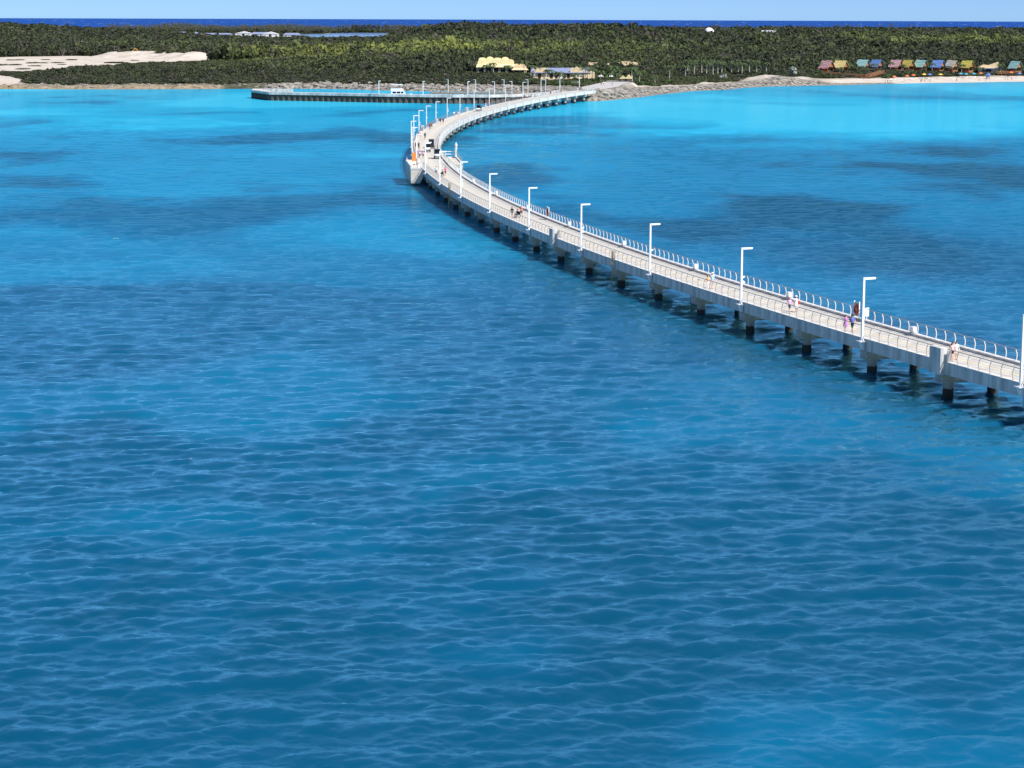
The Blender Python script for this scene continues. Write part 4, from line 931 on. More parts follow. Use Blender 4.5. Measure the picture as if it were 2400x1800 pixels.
MB().box(-5, 5, -2.5, 3, 0, 3.0).build('wall', M['tan'], e); MB().box(-5.6, 6.2, -3.8, -2.4, 2.5, 2.8).build('awning', RM['blue'], e)
MB().prism([(-5.2, 3.0), (5.4, 3.0), (5.4, 6.0), (.5, 4.3), (-2.5, 4.6)], -1.2, 2.6).build('roof', M['tan'], e); MB().box(-3.6, 1.6, -2.56, -2.4, .9, 2.3).build('serving_hatch', M['void'], e)
# boardwalk with handrails
def boardwalk(a, b, za, zb, lb):
    A, B = Vector((*a, 0)), Vector((*b, 0)); d = B - A; L = d.length; ang = math.atan2(d.y, d.x); e = empty('boardwalk', (*a, 0), ang, lb, 'boardwalk')
    n = int(L / 2.0)
    for k in range(n + 1):
        t = k / n; z = za + (zb - za) * t
        for s in (-1, 1): MB().box(L * t - .08, L * t + .08, s * 1.1 - .08, s * 1.1 + .08, z - 3, z + 1.15).build('post', M['timber'], e)
    for s in (-1, 1):
        for dz in (1.12, .62):
            mb = MB(); mb.add([(0, s * 1.1 - .1, za + dz - .07), (L, s * 1.1 - .1, zb + dz - .07), (L, s * 1.1 + .1, zb + dz - .07), (0, s * 1.1 + .1, za + dz - .07), (0, s * 1.1 - .1, za + dz + .07), (L, s * 1.1 - .1, zb + dz + .07), (L, s * 1.1 + .1, zb + dz + .07), (0, s * 1.1 + .1, za + dz + .07)],
                               [(3, 2, 1, 0), (4, 5, 6, 7), (0, 1, 5, 4), (1, 2, 6, 5), (2, 3, 7, 6), (3, 0, 4, 7)]); mb.build('rail', M['timber'], e)
    mb = MB(); mb.add([(0, -1.0, za - .2), (L, -1.0, zb - .2), (L, 1.0, zb - .2), (0, 1.0, za - .2), (0, -1.0, za), (L, -1.0, zb), (L, 1.0, zb), (0, 1.0, za)], [(3, 2, 1, 0), (4, 5, 6, 7), (0, 1, 5, 4), (1, 2, 6, 5), (2, 3, 7, 6), (3, 0, 4, 7)]); mb.build('walk', M['timber'], e)
boardwalk((158, 1128), (179, 1122), 3.6, 2.2, 'brown timber boardwalk sloping down to the beach from the pink cabana')
boardwalk((180, 1122), (190, 1138), 2.2, 4.2, 'brown timber boardwalk rising from the beach to the teal cabana')
boardwalk((256, 1170), (266, 1172), 3.0, 3.0, 'brown timber railing walk between the beach bar and the last teal cabana')
# parasols and loungers
PM = {k: mat(k + '_parasol_cloth', v, .8, .06, 1) for k, v in dict(orange=srgb(225, 120, 70), yellow=srgb(245, 195, 70), blue=srgb(95, 125, 200), teal=srgb(80, 165, 185)).items()}
UMB = [(191.6, 1112, 'orange'), (199.5, 1120, 'orange'), (203.8, 1126, 'orange'), (210.5, 1133, 'yellow'), (213.6, 1134, 'blue'), (219.5, 1136, 'yellow'), (231.9, 1146, 'teal'), (234.5, 1145, 'teal'), (239.3, 1149, 'teal'), (243.7, 1153, 'orange'), (262.3, 1165, 'orange'), (265.5, 1160, 'blue')]
cnt = {}
for x, y, c in UMB:
    e = empty('parasol', (x, y, gz(x, y)), 0, c + ' beach parasol open on the sand in front of the cabanas', 'parasol', c + ' beach parasols')
    MB().lathe([(1.25, 2.15), (.75, 2.55), (.05, 2.85)], 8).build('canopy', PM[c], e); MB().tube([(0, 0, 0), (0, 0, 2.8)], .035, 5).build('pole', M['white'], e)
x, y = 247, 1150; e = empty('lifeguard_hut', (x, y, gz(x, y)), .1, 'little blue peaked hut on the sand in front of the beach bar', 'hut')
MB().box(-.8, .8, -.8, .8, .5, 1.9).build('wall', M['slate'], e); MB().lathe([(1.5, 1.9), (.05, 3.0)], 4).build('roof', PM['blue'], e)
for sx in (-.7, .7):
    for sy in (-.7, .7): MB().box(sx - .08, sx + .08, sy - .08, sy + .08, -.2, .498).build('leg', M['timber'], e)
lg = empty('sun_lounger', (0, 0, 0), 0, 'pale sun lounger lying on the sand', 'sun lounger', 'loungers on the beach')
MB().box(-.33, .33, -.95, .35, .28, .36).build('seat', M['white'], lg)
mb = MB(); mb.prism([(.35, .28), (1.0, .75), (.96, .82), (.32, .36)], -.33, .33); o = mb.build('backrest', M['white'], lg); o.rotation_euler = (0, 0, R_(90))
for sx in (-.28, .28):
    for sy in (-.85, .25): MB().box(sx - .03, sx + .03, sy - .03, sy + .03, 0, .28).build('leg', M['grey'], lg)
LG = [(191.2, 1116.2), (193.8, 1116.5), (196.5, 1113), (200.5, 1124), (202.8, 1123), (206.4, 1129), (209.0, 1131), (212.9, 1131), (216.5, 1136), (221, 1138), (226, 1140), (233, 1147), (236.5, 1148), (241, 1151), (257, 1160)]
for i, (x, y) in enumerate(LG):
    o = lg if i == 0 else copy_tree(lg); o.location = (x, y, gz(x, y)); o.rotation_euler = (0, 0, R_(20 + 37 * i % 60))

# ------------------------------------------------------------------ palms, single trees and shrubs
def frond_crown(name, n, length, seed, droop=1.0):
    g = random.Random(seed); mb = MB()
    for i in range(n):
        a = 2 * math.pi * i / n + g.uniform(-.2, .2); up = g.uniform(.1, 1.0); L = length * g.uniform(.8, 1.1); pts = []
        for k in range(6):
            t = k / 5; pts.append(Vector((math.cos(a) * L * t, math.sin(a) * L * t, L * (up * t - droop * (0.55 + .45 * up) * t * t * 1.15))))
        sd = Vector((-math.sin(a), math.cos(a), 0))
        for k in range(5):
            w0 = .30 * length / 2.4 * math.sin(math.pi * (.12 + .8 * k / 5)); w1 = .30 * length / 2.4 * math.sin(math.pi * (.12 + .8 * (k + 1) / 5))
            p, q = pts[k], pts[k + 1]
            for s in (-1, 1): mb.add([p, q, q + sd * s * w1 - Vector((0, 0, w1 * .6)), p + sd * s * w0 - Vector((0, 0, w0 * .6))], [(0, 1, 2, 3)])
    return mb.mesh(name, M['frond'])
crowns = [frond_crown('crown', 15, 2.5, s) for s in (1, 2, 3)]
def palm(x, y, h, k, label, group, lean=.0, trunk_r=.14, cs=1.0):
    e = empty('palm_tree', (x, y, gz(x, y) - .15), k * 1.3, label, 'palm tree', group)
    mb = MB(); mb.tube([(0, 0, 0), (lean * .35, 0, h * .5), (lean, 0, h)], [trunk_r * 1.35, trunk_r, trunk_r * .8], 7); mb.build('trunk', M['palmtrunk'], e)
    c = link('crown', crowns[k % 3], e, (lean, 0, h)); c.scale = (cs, cs, cs)
    return e
for i, (x, y) in enumerate([(28.2, 1008), (33, 1012), (15.9, 1012), (21.1, 1014), (10, 1016), (-9.5, 1082), (-2.7, 1080), (5.5, 1070), (8.4, 1050), (39.9, 1010), (42.5, 1004), (46.7, 1040), (50.1, 1045), (46.2, 980), (53.2, 984), (56.5, 988), (63.2, 984), (72, 1020), (36, 1006), (-14, 1078), (58, 1030), (30.5, 1048), (25, 1046), (48, 1060)]):
    palm(x, y, 3.8 + (i * 37 % 10) * .36, i, 'green palm tree planted around the resort buildings by the bridge landing', 'palms around the resort', lean=.5 * math.sin(i * 2.1), cs=1.15 + .08 * (i % 4))
for i, (x, y) in enumerate([(82.7, 1062), (88, 1075), (92.5, 1085), (94.3, 1078), (97.6, 1080), (103.0, 1092), (108.5, 1100), (111.4, 1095), (112.8, 1090), (127, 1110), (96.5, 1100), (117, 1096), (86, 1090), (100.5, 1086), (121.5, 1104)]):
    palm(x, y, 6.6 + (i * 29 % 10) * .2, i, 'tall royal palm with pale straight trunk in the row behind the rocky shore', 'royal palms in a row', trunk_r=.2, cs=1.1)
for i, (x, y) in enumerate([(168, 1140), (190, 1165), (199, 1168), (206, 1170), (222, 1172), (230.5, 1172), (238, 1174), (248.5, 1172), (273, 1178), (159, 1150), (176, 1160), (260, 1180)]):
    palm(x, y, 3.6 + (i * 31 % 7) * .3, i, 'coconut palm standing among the beach cabanas', 'palms among the cabanas', lean=.4 * math.cos(i), cs=1.1)
def leafy(name, x, y, rad, h, m, seed, label, cat, group=None, n=260, trunk=False, size=.16):
    e = empty(name, (x, y, gz(x, y) - .2), seed, label, cat, group)
    me = crown_mesh('crown', n, seed, 1.0, 1.0, size, 0.0, m); c = link('crown', me, e, (0, 0, h * .25 if trunk else 0)); c.scale = (rad, rad, h * (.8 if trunk else 1.0))
    if trunk: MB().tube([(0, 0, 0), (.1, 0, h * .4), (0, .1, h * .7)], [.3, .22, .1], 6).build('trunk', M['bark'], e)
    else: MB().tube([(0, 0, 0), (0, 0, h * .6)], [.08, .03], 5).build('stem', M['bark'], e)
    return e
leafy('silver_shrub', 100.5, 1058, 2.6, 2.6, M['silver'], 3, 'silvery grey round shrub below the royal palms', 'shrub')
leafy('silver_shrub', 138, 1092, 3.0, 4.2, M['silver'], 4, 'large silvery dome shrub left of the beach boardwalk', 'shrub')
leafy('silver_shrub', 27, 962, 2.2, 1.5, M['silver'], 5, 'low silvery shrub beside the bridge landing', 'shrub')
for i, (x, y, r) in enumerate([(20, 955, 2.6), (24, 948, 2.2), (32, 975, 2.8), (38, 985, 2.4), (17, 968, 2.6), (56, 968, 2.4), (60, 975, 2.8), (64, 985, 2.6), (50, 975, 2.0), (70, 1000, 3.0), (160, 1120, 3.0), (156, 1118, 2.6), (152, 1112, 2.8), (190, 1128, 2.6), (194, 1132, 2.4), (44, 1000, 2.2), (12, 985, 2.6), (8, 995, 3.0)]):
    leafy('green_shrub', x, y, r, 1.7, M['shrub'], 40 + i, 'low bright green shrub in the planting around the resort and cabanas', 'shrub', 'green resort shrubs', n=170, size=.2)

# casuarinas: wispy, tall; the far coastal belt is one mass, two lone trees stand out
def casuarina_mesh(seed, n=330):
    g = np.random.default_rng(seed); vs = []; fs = []
    for i in range(n):
        t = g.uniform(.12, 1) ; r = (.34 * (1 - t) ** .6 + .03) * g.uniform(.2, 1); a = g.uniform(0, 6.28)
        c = np.array([r * math.cos(a), r * math.sin(a), t]); d = np.array([.6 * math.cos(a), .6 * math.sin(a), .9]) + g.normal(size=3) * .25; d /= np.linalg.norm(d)
        s = np.cross(d, g.normal(size=3)); s /= np.linalg.norm(s); L = .10 * g.uniform(.5, 1.3); w = .014
        k = len(vs); vs += [tuple(c - s * w), tuple(c + s * w), tuple(c + d * L + s * w * .3), tuple(c + d * L - s * w * .3)]; fs.append((k, k + 1, k + 2, k + 3))
    return vs, fs
def cas_obj(name, pts, m, seed):
    V = []; F = []
    protos = [casuarina_mesh(seed + k, 130 if len(pts) > 3 else 900) for k in range(4)]
    for i, (x, y, h) in enumerate(pts):
        vs, fs = protos[i % 4]; b = len(V); ca, sa = math.cos(i * 1.7), math.sin(i * 1.7); z = gz(x, y)
        V += [(x + (vx * ca - vy * sa) * h * 1.0, y + (vx * sa + vy * ca) * h * 1.0, z + vz * h) for vx, vy, vz in vs]; F += [tuple(b + q for q in f) for f in fs]
    me = bpy.data.meshes.new(name); me.from_pydata(V, [], F); me.materials.append(m); me.update(); return me
g = random.Random(5); belt = []
for i in range(1150):
    x = g.uniform(-640, -90) if i < 980 else g.uniform(-640, 700); y = g.uniform(3470, 3650)
    if polydist(np.array(x), np.array(y), POND) < 6: y = 3660
    belt.append((x, y, g.uniform(10, 15) * (.7 + .4 * vnoise(x / 60, 3.3, 7))))
o = link('casuarina_belt', cas_obj('casuarina_belt', belt, M['needle'], 70)); tag(o, 'wispy grey-green belt of casuarinas along the far coast', 'trees', kind='stuff')
for x, y, h, lb in ((265, 2080, 12, 'wispy lone casuarina rising above the forest crest right of the dome'), (132, 1150, 11, 'large wispy casuarina behind the silvery shrub left of the cabanas')):
    e = empty('casuarina_tree', (x, y, gz(x, y)), 0, lb, 'tree')
    vs, fs = casuarina_mesh(77, 1100); me = bpy.data.meshes.new('crown'); me.from_pydata([(a * h * 1.3, b * h * 1.3, c * h) for a, b, c in vs], [], fs); me.materials.append(M['needle']); me.update(); link('crown', me, e)
    MB().tube([(0, 0, 0), (0, 0, h * .9)], [.25, .04], 6).build('trunk', M['bark'], e)

# boulders on the rocky shores
def boulder_field():
    mb = MB(); g = random.Random(9)
    for i in range(620):
        if i < 330: x = g.uniform(-110, 22); 
        elif i < 470: x = g.uniform(22, 110)
        else: x = g.uniform(-235, -100)
        yb = float(np.interp(x, SHX, SHY)); d = g.uniform(.5, 20 if i < 330 else 11); y = yb + d
        r = g.uniform(.3, 1.25) * (1.0 if i < 470 else .6); z = gz(x, y)
        vs = []; n = 6
        for (rr, zz) in ((.75, -.5), (1.05, .1), (.8, .55), (.35, .75)):
            for k in range(n):
                t = 2 * math.pi * k / n; q = rr * r * g.uniform(.75, 1.25); vs.append((x + q * math.cos(t) * 1.3, y + q * math.sin(t), z + zz * r * g.uniform(.7, 1.1)))
        fs = [(a * n + k, a * n + (k + 1) % n, (a + 1) * n + (k + 1) % n, (a + 1) * n + k) for a in range(3) for k in range(n)] + [tuple(3 * n + k for k in range(n))]
        mb.add(vs, fs)
    M['limestone'] = mat('grey_limestone', (.28, .26, .225), .9, .3, .6, spec=.15, dark=(.09, .08, .07), bump=.5, bscale=2)
    o = mb.build('shore_boulders', M['limestone']); tag(o, 'grey limestone boulders and ledges strewn along the rocky shore', 'rocks', kind='stuff')
boulder_field()

# ------------------------------------------------------------------ vessels and vehicles
def boat(x, y, rz):
    e = empty('motor_boat', (x, y, 0), rz, 'white motor boat with flybridge roof moored behind the harbour jetty', 'boat')
    st = [(-4.6, 1.5, -.3, 1.5), (-2, 1.75, -.4, 1.55), (1, 1.75, -.4, 1.7), (3.4, 1.1, -.3, 1.95), (5.2, .08, .3, 2.2)]; vs = []; fs = []
    for X, b, zk, zd in st: vs += [(X, 0, zk), (X, -b * .8, .2), (X, -b, zd), (X, b, zd), (X, b * .8, .2)]
    for i in range(4):
        for k in range(5): fs.append((i * 5 + k, i * 5 + (k + 1) % 5, (i + 1) * 5 + (k + 1) % 5, (i + 1) * 5 + k))
    fs += [(0, 1, 2, 3, 4), (20, 24, 23, 22, 21)]
    MB().add(vs, fs).build('hull', M['white'], e)
    MB().prism([(-3.2, 1.55), (2.9, 1.7), (1.9, 3.4), (-3.0, 3.4)], -1.35, 1.35).build('cabin', M['white'], e)
    for s in (-1, 1):
        for a, b in ((-2.6, -1.2), (-.9, .5), (.8, 1.7)): MB().box(a, b, s * 1.36 - .03, s * 1.36 + .03, 2.3, 3.0).build('window', M['glass'], e)
    MB().prism([(-3.4, 3.41), (1.9, 3.41), (1.3, 4.2), (-3.3, 4.2)], -1.3, 1.3).build('flybridge', M['white'], e)
    for xx in (-2.9, .8):
        for s in (-1.1, 1.1): MB().tube([(xx, s, 4.18), (xx + .1, s, 5.5)], .05, 5).build('roof_post', M['white'], e)
    MB().prism([(-3.4, 5.5), (1.6, 5.5), (1.2, 5.75), (-2.8, 5.75)], -1.4, 1.4).build('hard_top', M['white'], e)
    MB().tube([(.6, 0, 5.74), (.7, 0, 7.2)], .025, 5).build('aerial', M['grey'], e)
    for yy in (-.6, .5): MB().lathe([(.25, 3.9), (.28, 4.3), (.2, 4.5)], 8, 1.75 if yy < 0 else -3.5, yy).build('life_raft', PM['orange'], e)
boat(-45.0, 872, R_(4))

def wheel(e, x, y, r=.28, w=.2):
    t = MB(); n = 14
    pr = [(r * .6, -w / 2), (r * .95, -w / 2), (r, -w / 4), (r, w / 4), (r * .95, w / 2), (r * .6, w / 2)]; base = []
    vs = [(0 + p * math.cos(2 * math.pi * k / n), q, p * math.sin(2 * math.pi * k / n)) for p, q in pr for k in range(n)]
    fs = [(a * n + k, a * n + (k + 1) % n, ((a + 1) % 6) * n + (k + 1) % n, ((a + 1) % 6) * n + k) for a in range(6) for k in range(n)]
    o = t.add(vs, fs).build('wheel', M['rubber'], e, (x, y, r))
    vs = [(r * .59 * math.cos(2 * math.pi * k / n), q, r * .59 * math.sin(2 * math.pi * k / n)) for q in (-w * .4, w * .4) for k in range(n)]
    MB().add(vs, [tuple(range(n)), tuple(range(n, 2 * n))] + [(k, (k + 1) % n, n + (k + 1) % n, n + k) for k in range(n)]).build('rim', M['grey'], o)
def cart(s, o_, flip, roof, body, label, rows=2, L=2.9):
    p = bpt(s, o_, DECK + .004); e = empty('golf_cart', p, -bth(s) + R_(90) + (math.pi if flip else 0), label, 'golf cart')
    # local: +x forward, width along y
    f = L / 2
    MB().prism([(-f, .32), (f - .1, .32), (f, .5), (f - .05, .62), (-f, .62)], -.6, .6).build('chassis', M['dark'], e)
    MB().prism([(f - .85, .62), (f, .55), (f + .02, .8), (f - .35, 1.0), (f - .8, 1.05)], -.58, .58).build('hood', body, e)
    MB().box(-f, -f + .9, -.58, .58, .62, .85).build('rear_body', body, e)
    MB().box(f + .0, f + .10, -.56, .56, .34, .55).build('bumper', M['dark'], e)
    for y in (-.42, .42): MB().box(f - .02, f + .035, y - .1, y + .1, .62, .74).build('headlight', M['glass'], e)
    for r_ in range(rows):
        x = -f + .55 + r_ * .95; MB().box(x, x + .5, -.55, .55, .86, 1.0).build('seat', M['dark'], e); MB().box(x - .1, x - .001, -.55, .55, .86, 1.45).build('seat_back', M['dark'], e)
    for x in (-f + .12, f - .75):
        for y in (-.55, .55): MB().box(x - .03, x + .03, y - .03, y + .03, .6, 1.87).build('roof_post', M['dark'], e)
    mb = MB(); mb.box(-f - .1, f - .45, -.66, .66, 1.87, 1.97, tx=.08, ty=.06); mb.build('roof', roof, e)
    mb = MB(); mb.add([(f - .62, -.55, 1.06), (f - .62, .55, 1.06), (f - .78, .55, 1.86), (f - .78, -.55, 1.86), (f - .60, -.55, 1.06), (f - .60, .55, 1.06), (f - .76, .55, 1.86), (f - .76, -.55, 1.86)], [(3, 2, 1, 0), (4, 5, 6, 7), (0, 1, 5, 4), (1, 2, 6, 5), (2, 3, 7, 6), (3, 0, 4, 7)]); mb.build('windscreen', M['glass'], e)
    MB().tube([(f - .95, -.25, 1.05), (f - 1.05, -.25, 1.22)], .12, 8).build('steering_wheel', M['dark'], e)
    for x in (-f + .5, f - .5):
        for y in (-.55, .55): wheel(e, x, y)
    return e
M['cartwhite'] = mat('cart_white_paint', (.78, .78, .77), .3, .03, 2)
cart(290.4, 3.6, True, M['white'], M['cartwhite'], 'white-hooded golf cart with white roof driving up the pier')
cart(304.0, 4.6, True, M['dark'], M['dark'], 'black golf cart following behind the white-hooded one', 3, 3.8)
cart(267.6, 5.0, True, M['dark'], M['cartwhite'], 'white golf cart with dark roof parked beside the open bay')
cart(496.1, 2.9, True, M['dark'], M['cartwhite'], 'golf cart carrying red luggage far along the pier curve', 3, 3.6)

# ------------------------------------------------------------------ people
SK = mat('skin_light', srgb(224, 172, 140), .6, .05, 4, spec=.3); SK2 = mat('skin_brown', srgb(150, 98, 70), .6, .05, 4, spec=.3)
HAIR = {'dark': mat('dark_hair', (.02, .015, .012), .7, .2, 8), 'red': mat('auburn_hair', srgb(165, 85, 45), .7, .2, 8), 'grey': mat('grey_hair', (.4, .39, .38), .7, .1, 8)}
_cm = {}
def cloth(c):
    if c not in _cm: _cm[c] = mat('cloth_%d_%d_%d' % c, srgb(*c), .85, .10, 5, spec=.15)
    return _cm[c]
WHITE, BLACK, NAVY = (240, 240, 238), (28, 28, 32), (45, 52, 85)

def body_mesh(pose, stride, h, fem):
    """one continuous skinned figure, 1.72 m rig facing +y, scaled to h"""
    sw = .185 if fem else .205; hw = .095; k = stride
    J = {'pel': (0, 0, .93), 'waist': (0, 0, 1.08), 'chest': (0, .01, 1.28), 'neck': (0, 0, 1.46), 'jaw': (0, .025, 1.53), 'head': (0, .015, 1.63), 'top': (0, .0, 1.70)}
    Rr = {'pel': .145 if fem else .135, 'waist': .115 if fem else .13, 'chest': .135 if fem else .155, 'neck': .055, 'jaw': .075, 'head': .095, 'top': .06}
    E = [('pel', 'waist'), ('waist', 'chest'), ('chest', 'neck'), ('neck', 'jaw'), ('jaw', 'head'), ('head', 'top')]
    for s, n in ((-1, 'l'), (1, 'r')):
        f = k * s
        if pose == 'sit':
            J.update({n + 'hip': (s * hw, .05, .52), n + 'knee': (s * .11, .46, .54), n + 'ank': (s * .11, .50, .10), n + 'toe': (s * .11, .64, .04)})
        else:
            J.update({n + 'hip': (s * hw, .0, .87), n + 'knee': (s * hw, .16 * f + .03 * abs(k), .49 + .02 * abs(k)), n + 'ank': (s * hw * .95, .26 * f - (.10 * abs(k) if f < 0 else 0), .085 + (.05 * abs(k) if f < 0 else 0)), n + 'toe': (s * hw, .26 * f + .15 - (.10 * abs(k) if f < 0 else 0), .035)})
        Rr.update({n + 'hip': .095, n + 'knee': .058, n + 'ank': .040, n + 'toe': .038})
        a = -f
        if pose == 'push': el, wr, ha = (s * .24, .14, 1.14), (s * .2, .40, 1.06), (s * .19, .48, 1.06)
        elif pose == 'sit': el, wr, ha = (s * .24, .10, .78), (s * .17, .32, .70), (s * .15, .40, .68)
        elif pose == 'phone' and s > 0: el, wr, ha = (s * .30, .12, 1.22), (s * .14, .20, 1.45), (s * .10, .16, 1.52)
        else: el, wr, ha = (s * .255, .10 * a - .02, 1.13), (s * .26, .20 * a + .06, .90), (s * .255, .23 * a + .09, .82)
        J.update({n + 'sho': (s * sw, 0, 1.40 if pose != 'sit' else 1.02), n + 'elb': el, n + 'wri': wr, n + 'han': ha}); Rr.update({n + 'sho': .062, n + 'elb': .043, n + 'wri': .030, n + 'han': .036})
        E += [('pel', n + 'hip'), (n + 'hip', n + 'knee'), (n + 'knee', n + 'ank'), (n + 'ank', n + 'toe'), ('chest' if pose != 'sit' else 'chest', n + 'sho'), (n + 'sho', n + 'elb'), (n + 'elb', n + 'wri'), (n + 'wri', n + 'han')]
    if pose == 'sit':
        for q in ('pel', 'waist', 'chest', 'neck', 'jaw', 'head', 'top'): x, y, z = J[q]; J[q] = (x, y, z - .39)
    names = list(J); idx = {n: i for i, n in enumerate(names)}
    # five short fingers at each hand
    verts = [J[n] for n in names]; rad = [Rr[n] for n in names]; edges = [(idx[a], idx[b]) for a, b in E]
    for n, s in (('l', -1), ('r', 1)):
        wr, ha = Vector(J[n + 'wri']), Vector(J[n + 'han']); d = (ha - wr).normalized(); sd = d.cross(Vector((0, 0, 1))); sd = sd.normalized() if sd.length > .1 else Vector((0, 1, 0))
        for q, (o, L) in enumerate(((-.026, .072), (-.009, .085), (.009, .08), (.026, .062), (-.045, .045))):
            i0 = len(verts); b0 = ha + sd * o * .8 - d * (.03 if q == 4 else 0); verts += [tuple(b0 + d * .015 + sd * (o * .3)), tuple(b0 + d * L + sd * (o * .5 if q < 4 else -.02))]; rad += [.011, .008]; edges += [(idx[n + 'han'], i0), (i0, i0 + 1)]
    me = bpy.data.meshes.new('rig'); me.from_pydata(verts, edges, []); ob = bpy.data.objects.new('rig', me); COL.objects.link(ob)
    sk = ob.modifiers.new('s', 'SKIN'); sk.use_smooth_shade = True; ss = ob.modifiers.new('u', 'SUBSURF'); ss.levels = 1; ss.render_levels = 1
    for i, v in enumerate(me.skin_vertices[0].data): v.radius = (rad[i], rad[i]); v.use_root = (i == 0)
    dg = bpy.context.evaluated_depsgraph_get(); out = bpy.data.meshes.new_from_object(ob.evaluated_get(dg)); bpy.data.objects.remove(ob)
    f = h / 1.72; out.transform(Matrix.Scale(f, 4)); return out, sw * f, f
_pc = {}
def person(loc, rz, label, shirt, legs, pose='walk', stride=.7, h=1.7, skin=None, hair='dark', hat=None, fem=False, sleeve=.30, hem=.52, dress=None, pack=None, bag=None, longtrousers=False, group=None):
    key = (pose, stride, round(h, 2), fem, shirt, legs, skin is SK2, sleeve, hem)
    if key in _pc: me, f = _pc[key]
    else:
        me, sw, f = body_mesh(pose, stride, h, fem)
        for m in (skin or SK, cloth(shirt), cloth(legs), M['dark']): me.materials.append(m)
        mi = []
        drop = .39 if pose == 'sit' else 0
        for p in me.polygons:
            c = p.center / f; z = c.z + drop; x = abs(c.x); k = 0
            if c.z < .075: k = 3
            elif z > 1.475 and x < .16: k = 0
            elif x > (.175 if z > 1.0 else .20) and z < 1.48: k = 1 if z > 1.42 - sleeve * .55 and z > .9 else (0 if pose != 'sit' else (1 if z > 1.2 else 0))
            elif z > .985: k = 1
            elif z > (.10 if longtrousers else hem) : k = 2
            mi.append(k)
        me.polygons.foreach_set('material_index', mi); _pc[key] = (me, f)
    e = empty('person', loc, rz, label, 'person', group)
    link('body', me, e)
    hz = (1.64 - (.39 if pose == 'sit' else 0)) * f
    mb = MB(); mb.lathe([(.098 * f, hz - .03 * f), (.108 * f, hz + .02 * f), (.09 * f, hz + .075 * f), (.04 * f, hz + .105 * f)], 10, 0, -.012 * f); mb.box(-.085 * f, .085 * f, -.115 * f, -.03 * f, hz - (.22 if fem else .09) * f, hz)
    mb.build('hair', HAIR[hair], e, smooth=True)
    if hat: MB().lathe([(.19 * f, hz + .045 * f), (.19 * f, hz + .06 * f), (.115 * f, hz + .065 * f), (.11 * f, hz + .13 * f), (.05 * f, hz + .145 * f)], 12).build('hat', cloth(hat), e)
    if dress: MB().lathe([(.26 * f, .52 * f), (.20 * f, .9 * f), (.15 * f, 1.1 * f), (.17 * f, 1.3 * f), (.10 * f, 1.42 * f)], 12).build('dress', cloth(dress), e)
    if pack: mb = MB(); mb.box(-.16 * f, .16 * f, -.36 * f, -.14 * f, 1.0 * f, 1.42 * f, tx=.03, ty=.03); mb.build('backpack', cloth(pack), e)
    if bag: MB().box(-.36 * f, -.24 * f, -.10 * f, .22 * f, .85 * f, 1.2 * f, tx=.02).tube([(-.25 * f, .05, 1.2 * f), (-.18 * f, .02, 1.42 * f)], .02, 5).build('shoulder_bag', cloth(bag), e)
    return e
def onb(s, o, toward=True): return bpt(s, o, DECK + .002), -bth(s) + (math.pi if toward else 0)
def bp(s, o, label, *a, turn=0.0, toward=True, **k):
    p, r = onb(s, o, toward); return person(p, r + turn, label, *a, **k)
bp(-13.5, 1.75, 'woman in pale pink vest and dark shorts striding beside the big pilaster slab', (238, 190, 196), BLACK, fem=True, h=1.68, sleeve=.0, stride=1.0, hem=.70)
bp(-13.0, 2.45, 'woman in white long-sleeved top walking behind the woman in the pink vest', WHITE, (225, 222, 215), fem=True, h=1.66, sleeve=1.0, hem=.7, stride=.5)
bp(6.2, 1.45, 'woman in purple patterned dress walking beside the man with the backpack', (190, 130, 195), (190, 130, 195), fem=True, h=1.62, dress=(190, 130, 195), sleeve=.1, stride=.6)
bp(4.9, 1.5, 'man in blue shirt and dark shorts carrying a black backpack', (95, 110, 185), BLACK, h=1.78, pack=BLACK, hat=(60, 55, 60), stride=.8)
bp(19.6, 1.8, 'woman with auburn hair in lilac shirt and navy shorts', (226, 178, 226), NAVY, fem=True, h=1.66, hair='red', sleeve=.6, stride=1.0)
bp(20.4, 2.9, 'woman in white dress and white hat with a red shoulder bag', WHITE, WHITE, fem=True, h=1.68, dress=WHITE, hat=WHITE, bag=(215, 55, 70), stride=.5)
bp(40.4, 1.3, 'woman in orange and white top and white trousers beside the man in pale blue', (245, 185, 110), WHITE, fem=True, h=1.62, longtrousers=True, hair='red', sleeve=.3)
bp(41.2, 2.1, 'man in pale blue shirt and white sun hat', (165, 205, 240), (200, 195, 205), h=1.78, hat=WHITE, sleeve=.9)
bp(129.6, 1.4, 'woman in black top and pale shorts walking beside the wheelchair', (35, 32, 35), (120, 125, 150), fem=True, h=1.7, sleeve=.9, hem=.75)
bp(130.9, 3.1, 'man in salmon pink shirt and black shorts pushing the black wheelchair', (232, 120, 118), BLACK, pose='push', h=1.75, hair='grey', turn=-.9)
def wheelchair(s, o, label, turn):
    p, r = onb(s, o); e = empty('wheelchair', p, r + turn, label, 'wheelchair')
    MB().box(-.25, .25, -.22, .25, .42, .50).build('seat', M['dark'], e); MB().box(-.25, .25, -.30, -.222, .42, .95).build('backrest', M['dark'], e)
    for x in (-.32, .32):
        n = 16; vs = []; fs = []
        for i in range(n):
            a = 2 * math.pi * i / n
            for k in range(5): t = 2 * math.pi * k / 5; rr = .29 + .025 * math.cos(t); vs.append((x + .025 * math.sin(t), -.1 + rr * math.cos(a), .315 + rr * math.sin(a)))
            for k in range(5): fs.append((i * 5 + k, i * 5 + (k + 1) % 5, ((i + 1) % n) * 5 + (k + 1) % 5, ((i + 1) % n) * 5 + k))
        MB().add(vs, fs).build('wheel', M['rubber'], e)
    for x in (-.22, .22): MB().tube([(x, .25, .45), (x, .5, .15), (x, .62, .12)], .02, 5).tube([(x, -.28, .93), (x, -.42, .95)], .02, 5).build('frame_tube', M['grey'], e)
    return p, r + turn
